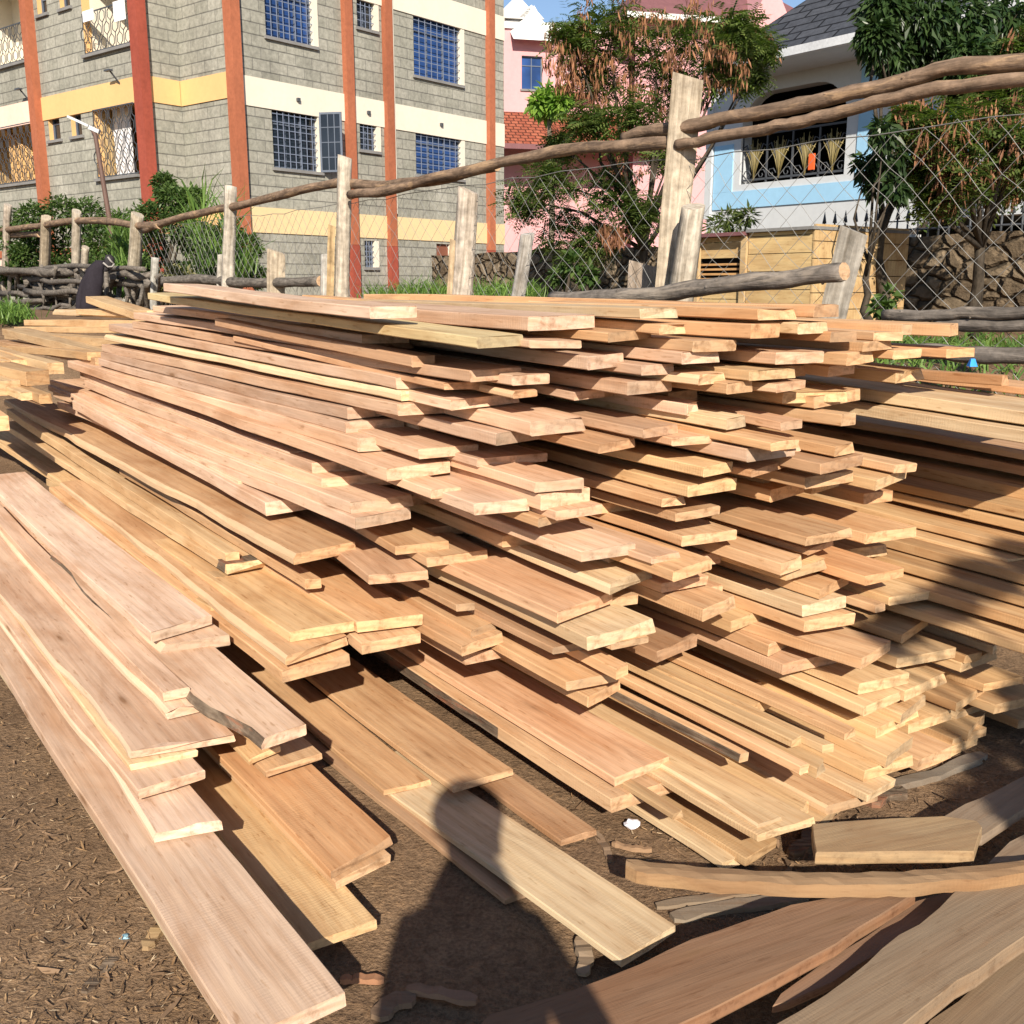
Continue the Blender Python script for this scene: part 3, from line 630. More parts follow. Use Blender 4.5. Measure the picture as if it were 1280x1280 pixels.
strip([(840,1145),(900,1132),(960,1125),(1010,1112)], .05, .012, 'bark_strip', 'broad grey bark sheet between curved bar and reddish slab', 'bark strip', (.22,.165,.125), 10, M_OLD)
strip([(820,1130),(880,1122),(960,1108)], .035, .012, 'bark_strip', 'cracked grey bark piece just under the curved bar', 'bark strip', (.24,.18,.13), 11, M_OLD)
strip([(1085,1000),(1110,988),(1130,985)], .065, .015, 'bark_strip', 'dark scaly bark slab where the yellow boards end', 'bark strip', (.14,.115,.10), 12, M_BARK, .03)
strip([(1110,980),(1170,965),(1230,940)], .05, .015, 'bark_strip', 'grey bark slab below the ochre ends', 'bark strip', (.2,.165,.14), 13, M_OLD, .03)
strip([(990,1065),(1010,1050),(1015,1030)], .05, .02, 'bark_strip', 'grey bark chunk behind the squared ochre block', 'bark strip', (.16,.13,.11), 14, M_BARK, .04)
strip([(470,1270),(490,1248),(520,1245)], .045, .014, 'bark_strip', 'curled brown bark piece at the bottom of the shadow', 'bark strip', (.26,.16,.10), 15)
def crumple(px, py, z, r, name, label, cat, mat, seed):
    import bmesh
    bm = bmesh.new(); bmesh.ops.create_icosphere(bm, subdivisions=2, radius=r); R = random.Random(seed)
    for v in bm.verts: v.co *= R.uniform(.6, 1.2); v.co.z *= .55
    me = bpy.data.meshes.new(name); bm.to_mesh(me); bm.free(); me.materials.append(mat); o = bpy.data.objects.new(name, me); COL.objects.link(o); o.location = at_z(px, py, z)
    return tag(o, label, cat)
M_WHITE = plain('white_paper', (.8, .78, .85), .8); M_BLUES = plain('blue_plastic', (.22, .38, .46), .5)
for k, (px, py) in enumerate(((785,1030),(797,1033),(791,1026))):
    if k == 0: crumple(px+5, py, .03, .022, 'paper_scrap', 'crumpled white paper scrap at the tip of the thick tan board', 'paper scrap', M_WHITE, 3)
crumple(141,1088, .02, .016, 'plastic_scrap', 'pale blue plastic scrap at the edge of the lowest pale board', 'plastic scrap', M_BLUES, 5)
crumple(156,1172, .02, .014, 'plastic_scrap', 'pale blue plastic scrap out on the dirt by the bark strip', 'plastic scrap', M_BLUES, 6)
M_STONE = plain('pebble', (.30, .28, .26), .9)
for k, (px, py, lb) in enumerate(((18,1130,'grey pebble casting a dark spot on open dirt'),(62,998,'small grey pebble near the orange strip'),(103,1022,'flat grey stone touching the lowest pale board'))):
    crumple(px, py, .01, .014, 'pebble', lb, 'pebble', M_STONE, 20 + k)
# ---------------------------------------------------------------- log-and-wire fence behind the pile (plane u = UF)
UF = 4.62
M_POST = bark_mat('grey_post', (.42,.38,.33), (1.22,1.2,1.17), (1.5, 30, 30), None, True); M_POSTE = wood_mat('post_end', True, .3); M_RAIL = bark_mat('rail_bark', (.095,.066,.048), (.36,.245,.165), (3, 24, 24), (.50,.33,.19))
M_RAILE = wood_mat('rail_end', True, .2); M_GREYLOG = bark_mat('grey_log', (.07,.06,.052), (.29,.25,.215), (3, 26, 26), (.36,.30,.24)); M_TWIG = bark_mat('twig_bark', (.06,.052,.045), (.27,.235,.2), (5, 30, 30))
def rail(pts, r, label, name='rail_log', mat=M_RAIL, du=0., seed=1, n=10, cat='rail', group=None):
    P = [at_u(px, py, UF + du) for px, py in pts]; Q = []
    for i in range(len(P)-1):          # Catmull-Rom
        p0, p1, p2, p3 = P[max(i-1, 0)], P[i], P[i+1], P[min(i+2, len(P)-1)]
        for k in range(5):
            t = k/5; Q.append(.5*((2*p1) + (p2-p0)*t + (2*p0-5*p1+4*p2-p3)*t*t + (3*p1-p0-3*p2+p3)*t**3))
    Q.append(P[-1]); c = Q[len(Q)//2]; nz, nz2 = wob(seed), wob(seed+50); rr = r if hasattr(r, '__len__') else (r, r)
    R = [ (rr[0] + (rr[1]-rr[0])*i/(len(Q)-1))*(1 + .10*nz(i*1.1)) for i in range(len(Q))]
    mb = MB(); mb.tube([q - c + Vector((.006*nz(i*.7), 0, .008*nz2(i*.9))) for i, q in enumerate(Q)], R, n, 0, True, True, 1)
    # knots and peeling stubs
    RR = random.Random(seed)
    for _ in range(len(Q)//3):
        i = RR.randrange(1, len(Q)-1); d = Vector((RR.uniform(-1, 1), RR.uniform(-1, 1), RR.uniform(-.6, 1))).normalized(); q = Q[i] - c
        mb.tube([q, q + d*R[i]*1.15], [R[i]*.38, R[i]*.16], 6, 0)
    d = (P[-1]-P[0]).normalized(); qr = d.to_track_quat('X', 'Z'); o = mb.build(name, [mat, M_RAILE]); o.data.transform(qr.to_matrix().to_4x4().inverted())
    o.rotation_mode = 'QUATERNION'; o.rotation_quaternion = qr; o.location = c; o.color = (.5, .33, .2, 1)
    return tag(o, label, cat, group)
RG = 'log rails of the wire fence'
rail([(850,160),(884,153),(965,138),(1051,120),(1120,104),(1186,86),(1280,77),(1320,74),(1520,50)], (.039,.037), 'thick upper pole running from the split slab post to the tall trees', seed=1, group=RG)
rail([(846,182),(884,174),(960,160),(1000,152),(1051,140),(1120,122),(1186,109),(1280,100),(1320,96),(1520,70)], (.031,.032), 'knobbly lower pole just under the thick upper pole', seed=2, du=-.04, group=RG)
rail([(438,243),(480,239),(545,222),(610,208),(690,190),(760,183),(845,178)], (.042,.038), 'shaggy brown pole with peeling bark between whitish post and slab post', seed=3, du=-.03, group=RG)
rail([(436,230),(490,231),(560,222),(620,206)], (.045,.04), 'smooth dark pole tucked behind the shaggy brown pole', seed=4, du=.06, group=RG)
rail([(180,288),(215,275),(260,264),(300,257),(360,241),(432,227)], (.044,.042), 'thin curved brown pole rising to the whitish post', seed=5, group=RG)
rail([(780,172),(815,163),(850,160)], (.035,.04), 'short dark pole end resting on the split slab post', seed=6, du=.05, group=RG)
rail([(690,374),(750,372),(800,370),(860,362),(930,354),(1000,346),(1056,340)], (.05,.045), 'slanting grey log lying just above the pile', seed=7, du=-.35, mat=M_GREYLOG, name='grey_log', cat='log')
rail([(1105,395),(1180,393),(1240,391),(1320,390),(1490,388)], (.028,.03), 'uppermost of the three low grey logs beside the grass', seed=8, mat=M_GREYLOG, name='grey_log', cat='log', group='low grey logs')
rail([(1170,408),(1220,406),(1320,404),(1490,400)], (.034,.034), 'middle one of the three low grey logs, sawn end shaded', seed=9, mat=M_GREYLOG, name='grey_log', cat='log', group='low grey logs', du=.02)
rail([(1095,436),(1160,440),(1220,443),(1320,446),(1490,452)], (.036,.044), 'lowest of the three low grey logs, over the grass', seed=10, mat=M_GREYLOG, name='grey_log', cat='log', group='low grey logs')
PGRP = 'wooden posts of the wire fence'
def post(top, bot, wpx, label, flat=False, du=0., col=(.47,.40,.33), seed=1, name='fence_post', n=9):
    a, b = at_u(*top, UF + du), at_u(*bot, UF + du); sc = a.y*CP/1280; r = wpx*sc/2; b = b + (b-a).normalized()*.35
    axis = (a-b).normalized(); s = Vector((UD[0], UD[1], 0)); view = Vector((a.y, -a.x, 0)).normalized()
    mb = MB(); nz, nz2 = wob(seed*3), wob(seed*3+1); N = 12; K = 4 if flat else n; c = b
    side = axis.cross(Vector((a.x, a.y, 0)).normalized()).normalized(); fro = side.cross(axis)
    R = random.Random(seed); ph = R.uniform(0, 6)
    for i in range(N+1):
        t = i/N; q = b.lerp(a, t) - c + side*r*.12*nz(t*3)
        if flat:
            hw, hd = r*(1 + .03*nz(t*6)), r*.42
            for k, (e, f) in enumerate(((-1, -1), (1, -1), (1, 1), (-1, 1))): mb.v.append(tuple(q + side*hw*e + fro*hd*f + axis*(.04*e*r*6 if i == N else 0)))
        else:
            for k in range(K):
                an = 2*pi*k/K; rad = r*(1 + .10*nz2(t*2 + 2.2*k) + .05*sin(ph + 3*an))*(1.06 - .12*t)
                mb.v.append(tuple(q + (side*cos(an) + fro*sin(an))*rad + axis*((.25*r*sin(an + ph)) if i == N else 0)))
    for i in range(N):
        for k in range(K): j = (k+1) % K; mb.f.append((i*K+k, i*K+j, (i+1)*K+j, (i+1)*K+k)); mb.m.append(0); mb.sm.append(not flat)
    mb.f.append(tuple(N*K + k for k in range(K))); mb.m.append(1); mb.sm.append(False)
    o = mb.build(name, [M_POST, M_POSTE]); qr = axis.to_track_quat('X', 'Y'); o.data.transform(qr.to_matrix().to_4x4().inverted()); o.rotation_mode = 'QUATERNION'; o.rotation_quaternion = qr; o.location = c
    o.color = (*col, 1); return tag(o, label, 'post', PGRP)
post((860,96),(833,380),36, 'tall split slab post carrying the heavy rail poles', True, seed=1, col=(.52,.45,.36))
post((868,258),(851,372),32, 'short thick round post leaning on the tall slab post', seed=2, du=-.1, col=(.50,.45,.38))
post((1066,288),(1040,400),34, 'grey sawn slab post leaning before the stone wall', True, seed=3, col=(.36,.34,.31))
post((587,238),(574,385),28, 'whitish split post with a long crack under the shaggy pole', seed=4, col=(.60,.53,.46))
post((567,300),(562,385),9, 'tan lath standing against the cracked whitish post', True, seed=5, du=-.08, col=(.52,.40,.27))
post((660,292),(644,385),19, 'leaning silvery post alone in the wire mesh', seed=6, col=(.52,.50,.48))
post((806,330),(803,385),38, 'squat grey stump post against the shaded wall', True, seed=7, du=.25, col=(.36,.30,.25))
post((432,196),(428,380),18, 'tall whitish post where the two rail poles meet', seed=8, col=(.60,.54,.46))
post((415,282),(412,380),9, 'thin ochre lath beside the tall whitish post', True, seed=9, du=-.1, col=(.48,.35,.2))
post((406,318),(405,380),10, 'low silvery stake at the foot of the ochre lath', seed=10, du=-.12, col=(.55,.54,.52))
post((346,314),(344,390),22, 'low square pale stump beyond the pink rows', True, seed=11, col=(.50,.43,.34))
post((289,233),(285,375),15, 'slim pale post in the weeds beside the orange corner column', seed=12, col=(.56,.52,.46))
post((172,268),(167,345),16, 'thick round post near the tall grass clump', seed=13, col=(.47,.42,.34))
post((96,264),(95,352),12, 'slender post between hanging jacket and the lamp pole', seed=14, col=(.48,.43,.36))
post((57,272),(54,362),13, 'brown rough post in front of the dense hedge', seed=15, col=(.40,.34,.26))
post((10,256),(7,362),10, 'outermost pale post at the edge of the hedge', seed=16, col=(.48,.42,.36))
post((194,322),(192,362),10, 'low grey stake just past the tall grass clump', seed=17, col=(.5,.5,.48))
post((107,309),(105,350),9, 'short stake hard against the slender post', seed=18, col=(.42,.37,.31))
post((276,318),(274,370),9, 'short silvery stake in the weeds', seed=19, col=(.5,.48,.44))
post((1478,20),(1470,440),40, 'stout grey post holding the outer ends of the heavy poles', seed=20)
rail([(-30,290),(20,286),(55,281),(95,276),(130,276),(165,281),(200,282)], (.055,.05), 'upper rail pole crossing the hedge', seed=21, n=8, group=RG)
rail([(-30,297),(20,294),(50,293)], (.06,.055), 'thin second pole under the rail crossing the hedge', seed=22, n=7, group=RG, du=.1)
rail([(200,352),(240,349),(290,352),(340,354),(402,351)], (.06,.05), 'dead grey branch lying above the pink rows', seed=23, mat=M_TWIG, name='dead_branch', cat='branch')
# wattle of dead branches, left end
def wattle():
    mb = MB(); R = random.Random(4)
    def br(p, r, n=6):
        P = [at_u(px, py, UF + R.uniform(-.35, .1)) for px, py in p]; Q = []
        for i in range(len(P)-1):
            for k in range(4): Q.append(P[i].lerp(P[i+1], k/4) + Vector((0, 0, R.gauss(0, .018))))
        Q.append(P[-1]); mb.tube(Q, [r*(1 - .4*i/len(Q)) for i in range(len(Q))], n)
    for i in range(20):
        y = R.uniform(336, 392); x0 = R.uniform(-30, 60); x1 = x0 + R.uniform(60, 150)
        br([(x0, y), ((x0+x1)/2, y + R.uniform(-7, 7)), (x1, y + R.uniform(-10, 8))], R.uniform(.035, .075))
    for i in range(46):
        x = R.uniform(-15, 205); br([(x, R.uniform(332, 352)), (x + R.uniform(-8, 8), 372), (x + R.uniform(-14, 14), 405)], R.uniform(.02, .05), 5)
    br([(-20,334),(20,341),(60,340),(110,339),(160,343),(200,347)], .085); br([(40,362),(80,357),(120,355),(170,352),(190,362)], .08)
    o = mb.build('wattle_fence', M_TWIG); tag(o, 'tangled wattle of dead grey branches between the posts by the hedge', 'wattle fence')
wattle()
# chain-link wire
M_WIRE = plain('galvanised_wire', (.27,.265,.25), .5, .5, .1, metal=.3, bump=0)
def chainlink():
    mb = MB(); nz, nz2, n3 = wob(31), wob(32), wob(33); w = .17; rows = 16; b = 1.02
    def P(v, h):
        x, y = xy(UF + .02 + .035*nz(v*1.1 + h), v + .022*nz2(h*7 + v*6)); return Vector((x, y, b + h*1.27 + .022*nz(v*1.7) + .020*n3(v*9 + h*11)))
    v0 = .9
    for c in range(-rows, int((13.6 - v0)/w)):
        for d in (1, -1):
            pts = [P(v0 + w*(c + (r if d > 0 else rows - r)*.5), r/rows) for r in range(rows+1)]
            for p, q in zip(pts, pts[1:]):
                if min(p.y, q.y) < 3.6 or uv(p)[1] < v0 - .1: continue
                mb.tube([p, q], .0010 + .00008*p.y, 4, 0, False, False)
    for h in (1., .0): mb.tube([P(2 + .3*k, h) for k in range(38)], .003, 4, 0, False, False)
    tag(mb.build('chain_link_mesh', M_WIRE), 'sagging chain link wire mesh strung along the log fence', 'wire fence')
chainlink()
# hanging jacket
M_JKT = plain('dark_jacket', (.022,.018,.024), .85, .2, .3, 6)
M_JKH = plain('jacket_hood', (.03,.027,.03), .8, .2, .3, 6)
def jacket():
    import bmesh
    root = empty('jacket', at_u(118, 352, UF - .62), label='dark quilted jacket hung over the wattle by the tall grass', cat='jacket')
    sc = root.location.y*CP/1280; E = Vector((.93, .36, 0))
    def blob(rows, name, mat):
        mb = MB(); K = 14
        for i, (cx, cy, w, d) in enumerate(rows):
            for k in range(K):
                an = 2*pi*k/K; q = 1 + .10*cos(an*5 + i)
                mb.v.append(tuple(E*((cx-118)*sc + w*sc*cos(an)*q) + Vector((.36, -.93, 0))*d*sc*sin(an)*q + Vector((0, 0, -(cy-352)*sc))))
        for i in range(len(rows)-1):
            for k in range(K): j = (k+1) % K; mb.f.append((i*K+j, i*K+k, (i+1)*K+k, (i+1)*K+j)); mb.m.append(0); mb.sm.append(True)
        mb.f.append(tuple(range(K))); mb.m.append(0); mb.sm.append(True); mb.f.append(tuple((len(rows)-1)*K + k for k in reversed(range(K)))); mb.m.append(0); mb.sm.append(True)
        return mb.build(name, mat, root)
    blob([(127,326,5.8,3.5),(124,332,9.4,5.6),(120,338,10.8,6.3),(119,345,10.8,5.6),(117,352,12.2,7.0),(115,358,11.5,6.3),(113,365,13.0,7.0),(112,372,12.2,6.3),(109,380,11.5,6.3),(108,392,10.8,5.6)], 'body', M_JKT)
    blob([(137,319,2.9,2.1),(138,323,5.8,4.2),(137,330,6.5,4.9),(135,336,5.0,3.5),(131,340,2.9,2.1)], 'hood', M_JKH)
    blob([(112,340,2.9,2.8),(107,350,4.3,3.5),(103,360,4.3,3.5),(100,370,4.3,3.5),(98,384,4.3,3.5),(97,395,3.6,2.8)], 'sleeve', M_JKT)
    mb = MB(); c = lambda x, y: E*((x-118)*sc) + Vector((.36, -.93, 0))*9*sc + Vector((0, 0, -(y-352)*sc))
    mb.tube([c(130,329), c(135,334), c(140,334), c(143,330)], .012, 5); mb.tube([c(136,322), c(139,327), c(142,330)], .012, 5); mb.build('drawcord', M_STONE, root)
jacket()
# ---------------------------------------------------------------- buildings
def masonry(name, c1, c2, mort, bw, bh, mw=.012, bumpk=.5):
    m, nt, b = new_mat(name); g = G(nt)
    tc = g.n('TexCoord'); sp = g.n('SeparateXYZ'); cb = g.n('CombineXYZ'); g.l(tc.outputs['Object'], sp.inputs[0])
    g.l(sp.outputs['X'], cb.inputs[0]); g.l(sp.outputs['Z'], cb.inputs[1])
    nz = g.n('TexNoise'); g.l(tc.outputs['Object'], nz.inputs['Vector']); nz.inputs['Scale'].default_value = 3.; nz.inputs['Detail'].default_value = 3
    ma = g.n('VectorMath', operation='MULTIPLY_ADD'); g.l(nz.outputs['Color'], ma.inputs[0]); ma.inputs[1].default_value = (.02, .02, 0); g.l(cb.outputs[0], ma.inputs[2])
    br = g.n('TexBrick'); g.l(ma.outputs[0], br.inputs['Vector']); br.inputs['Scale'].default_value = 1.
    br.inputs['Brick Width'].default_value = bw; br.inputs['Row Height'].default_value = bh; br.inputs['Mortar Size'].default_value = mw; br.inputs['Mortar Smooth'].default_value = .25
    br.inputs['Color1'].default_value = (*c1, 1); br.inputs['Color2'].default_value = (*c2, 1); br.inputs['Mortar'].default_value = (*mort, 1)
    f = g.noise(tc.outputs['Object'], 9, 6, .7); f2 = g.noise(tc.outputs['Object'], .7, 4, .6)
    c = g.mix(br.outputs['Color'], g.ramp(f, [(.3, .70), (.7, 1.28)])); c = g.mix(c, g.ramp(f2, [(.3, .86), (.7, 1.12)]))
    if bh > .25:
        fr = g.math('FRACT', g.math('MULTIPLY', sp.outputs['Z'], 1/bh)); c = g.mix(c, g.ramp(fr, [(0, .5), (.075, 1), (.95, 1), (1, .5)]))
        st = g.noise(g.co((1.2, 1.2, .12), False), 1, 5, .65); c = g.mix(c, g.ramp(st, [(.3, .82), (.55, 1.), (.75, 1.1)]))
    g.l(c, b.inputs['Base Color']); b.inputs['Roughness'].default_value = .92; b.inputs['Specular IOR Level'].default_value = .12
    h = g.math('ADD', g.math('MULTIPLY', br.outputs['Fac'], -1.), g.math('MULTIPLY', f, .6)); g.bump(b, h, bumpk, .02)
    return m
M_BLOCK = masonry('quarry_block', (.265,.26,.22), (.33,.32,.275), (.19,.185,.165), .52, .262, .010)
M_ORANGE = plain('orange_paint', (.34,.115,.06), .8, .2, .22, 1.2); M_RED = plain('red_paint', (.28,.065,.042), .8, .2, .22, 1.2)
M_YEL = plain('yellow_paint', (.66,.42,.19), .7, .25, .06, 1.); M_CREAM = plain('cream_paint', (.66,.61,.51), .7, .25, .06, 1.); M_PEACH = plain('peach_paint', (.80,.56,.46), .7, .25, .08, 1.)
M_FRAME = plain('window_steel', (.10,.12,.16), .5, .4, .1); M_IRON = plain('painted_iron', (.06,.065,.075), .5, .4, .1, bump=0)
def glass(name, c, rough=.12):
    m, nt, b = new_mat(name); g = G(nt); f = g.noise(g.co((.9, .9, .9)), 1, 3)
    g.l(g.mix(c, g.ramp(f, [(.3, .6), (.7, 1.4)])), b.inputs['Base Color']); b.inputs['Roughness'].default_value = rough; b.inputs['Specular IOR Level'].default_value = .5
    return m
M_GLASS = glass('sky_reflection_glass', (.02,.056,.185)); M_DGLASS = glass('dark_glass', (.012,.015,.022)); M_DARK = plain('dark_interior', (.012,.011,.010), .95, .05)  # pane blue stands in for reflected sky, interior near-black for indoor shade
M_CURT = plain('white_cloth', (.72,.72,.74), .9); M_PURP = plain('purple_cloth', (.30,.16,.36), .9)
class Face:
    """a vertical facade plane: local X to the right along it, local Y inward, Z up"""
    def __init__(s, O, d):
        L = sqrt(d[0]**2 + d[1]**2); s.O = Vector((O[0], O[1], 0)); s.d = Vector((d[0]/L, d[1]/L, 0)); s.n = Vector((-s.d.y, s.d.x, 0))
        s.M = Matrix(((s.d.x, s.n.x, 0, O[0]), (s.d.y, s.n.y, 0, O[1]), (0, 0, 1, 0), (0, 0, 0, 1)))
    def sz(s, px, py):
        r = ray(px, py); k = (s.n.x*s.O.x + s.n.y*s.O.y)/(s.n.x*r[0] + s.n.y*r[1])
        p = Vector((r[0]*k, r[1]*k, 0)); return (p - s.O).dot(s.d), H + r[2]*k
    def rect(s, x0, x1, y0, y1):
        ym, xm = (y0+y1)/2, (x0+x1)/2; return s.sz(x0, ym)[0], s.sz(x1, ym)[0], s.sz(xm, y1)[1], s.sz(xm, y0)[1]
def place(o, root, M):
    o.parent = root; o.matrix_parent_inverse = Matrix.Identity(4); o.matrix_basis = root.matrix_basis.inverted() @ M
def wall(face, root, s0, s1, z0, z1, holes, mat, name='wall', rv=.16, rmat=None):
    xs = sorted({s0, s1, *[h[0] for h in holes], *[h[1] for h in holes]}); zs = sorted({z0, z1, *[h[2] for h in holes], *[h[3] for h in holes]})
    xs = [x for x in xs if s0 <= x <= s1]; zs = [z for z in zs if z0 <= z <= z1]; mb = MB()
    for i in range(len(xs)-1):
        for j in range(len(zs)-1):
            cx, cz = (xs[i]+xs[i+1])/2, (zs[j]+zs[j+1])/2
            if any(h[0] < cx < h[1] and h[2] < cz < h[3] for h in holes): continue
            mb.add([(xs[i],0,zs[j]),(xs[i+1],0,zs[j]),(xs[i+1],0,zs[j+1]),(xs[i],0,zs[j+1])], [(0,1,2,3)])
    for a, b, c, d in holes:
        d = min(d, z1)
        mb.add([(a,0,c),(b,0,c),(b,0,d),(a,0,d),(a,rv,c),(b,rv,c),(b,rv,d),(a,rv,d)], [(0,4,5,1),(1,5,6,2),(2,6,7,3),(3,7,4,0)], 1)
    o = mb.build(name, [mat, rmat or mat]); place(o, root, face.M); return o
def boxpart(face, root, name, s0, s1, y0, y1, z0, z1, mat, parent=None):
    c = ((s0+s1)/2, (y0+y1)/2, (z0+z1)/2); mb = MB(); mb.box(s0-c[0], s1-c[0], y0-c[1], y1-c[1], z0-c[2], z1-c[2]); o = mb.build(name, mat)
    M = face.M @ Matrix.Translation(c)
    if parent is None: place(o, root, M)
    else: sub(o, parent, root, M)
    return o
def sub(o, part, root, M):
    o.parent = part; o.matrix_basis = (root.matrix_basis @ part.matrix_basis).inverted() @ M
def window(face, root, r, nx, nz, glassm, mull=(2,), sill=True, grille=True, reveal=True, dpt=.12, rmat=None):
    a, b, c, d = r; mb = MB(); t = .045
    for x0, x1, z0, z1 in ((a, b, c, c+t), (a, b, d-t, d), (a, a+t, c+t, d-t), (b-t, b, c+t, d-t)): mb.box(x0, x1, dpt, dpt+.05, z0, z1)
    for k in range(1, mull[0]+1):
        x = a + (b-a)*k/(mull[0]+1); mb.box(x-.018, x+.018, dpt+.005, dpt+.045, c+t, d-t)
    zt = c + (d-c)*.72; mb.box(a+t, b-t, dpt+.007, dpt+.04, zt-.018, zt+.018)
    o = mb.build('window', M_FRAME); place(o, root, face.M)
    p = MB(); p.add([(a+t,dpt+.035,c+t),(b-t,dpt+.035,c+t),(b-t,dpt+.035,d-t),(a+t,dpt+.035,d-t)], [(0,1,2,3)]); sub(p.build('pane', glassm), o, root, face.M)
    if grille:
        q = MB()
        for k in range(1, nx): x = a + (b-a)*k/nx; q.box(x-.009, x+.009, .02, .035, c, d)
        for k in range(1, nz): z = c + (d-c)*k/nz; q.box(a, b, .036, .05, z-.009, z+.009)
        sub(q.build('grille', M_FRAME2), o, root, face.M)
    if sill: q = MB(); q.box(a-.06, b+.10, -.07, .10, c-.075, c-.004); sub(q.build('sill', M_SILL), o, root, face.M)
    if reveal: q = MB(); q.box(b-.004, b+.14, -.012, .10, c-.002, d); sub(q.build('reveal', rmat or M_CREAM), o, root, face.M)
    return o
M_FRAME2 = plain('grille_steel', (.16,.19,.26), .5, .4, .1, bump=0); M_SILL = plain('sill_concrete', (.20,.195,.19), .85)
def railing(face, root, r, dy=-.03, mat=None, rows=3):
    """hexagon pattern balcony railing"""
    a, b, c, d = r; q = MB(); hw = .17; n = max(2, int((b-a)/hw)); hw = (b-a)/n; hh = (d-c)/rows
    for z in (c, d): q.box(a, b, dy-.012, dy+.012, z-.014, z+.014)
    for k in range(n+1):
        x = a + hw*k
        for rr in range(rows):
            z0 = c + hh*rr
            if (k + rr) % 2 == 0: q.bar((x, dy, z0), (x, dy, z0+hh), .014, .014)
            else:
                w = hw*.62
                for sx in (-1, 1):
                    q.bar((x, dy, z0+.0), (x+sx*w, dy, z0+hh*.28), .014, .014); q.bar((x+sx*w, dy, z0+hh*.28), (x+sx*w, dy, z0+hh*.72), .014, .014); q.bar((x+sx*w, dy, z0+hh*.72), (x, dy, z0+hh), .014, .014)
    o = q.build('railing', mat or M_IRON); place(o, root, face.M); return o

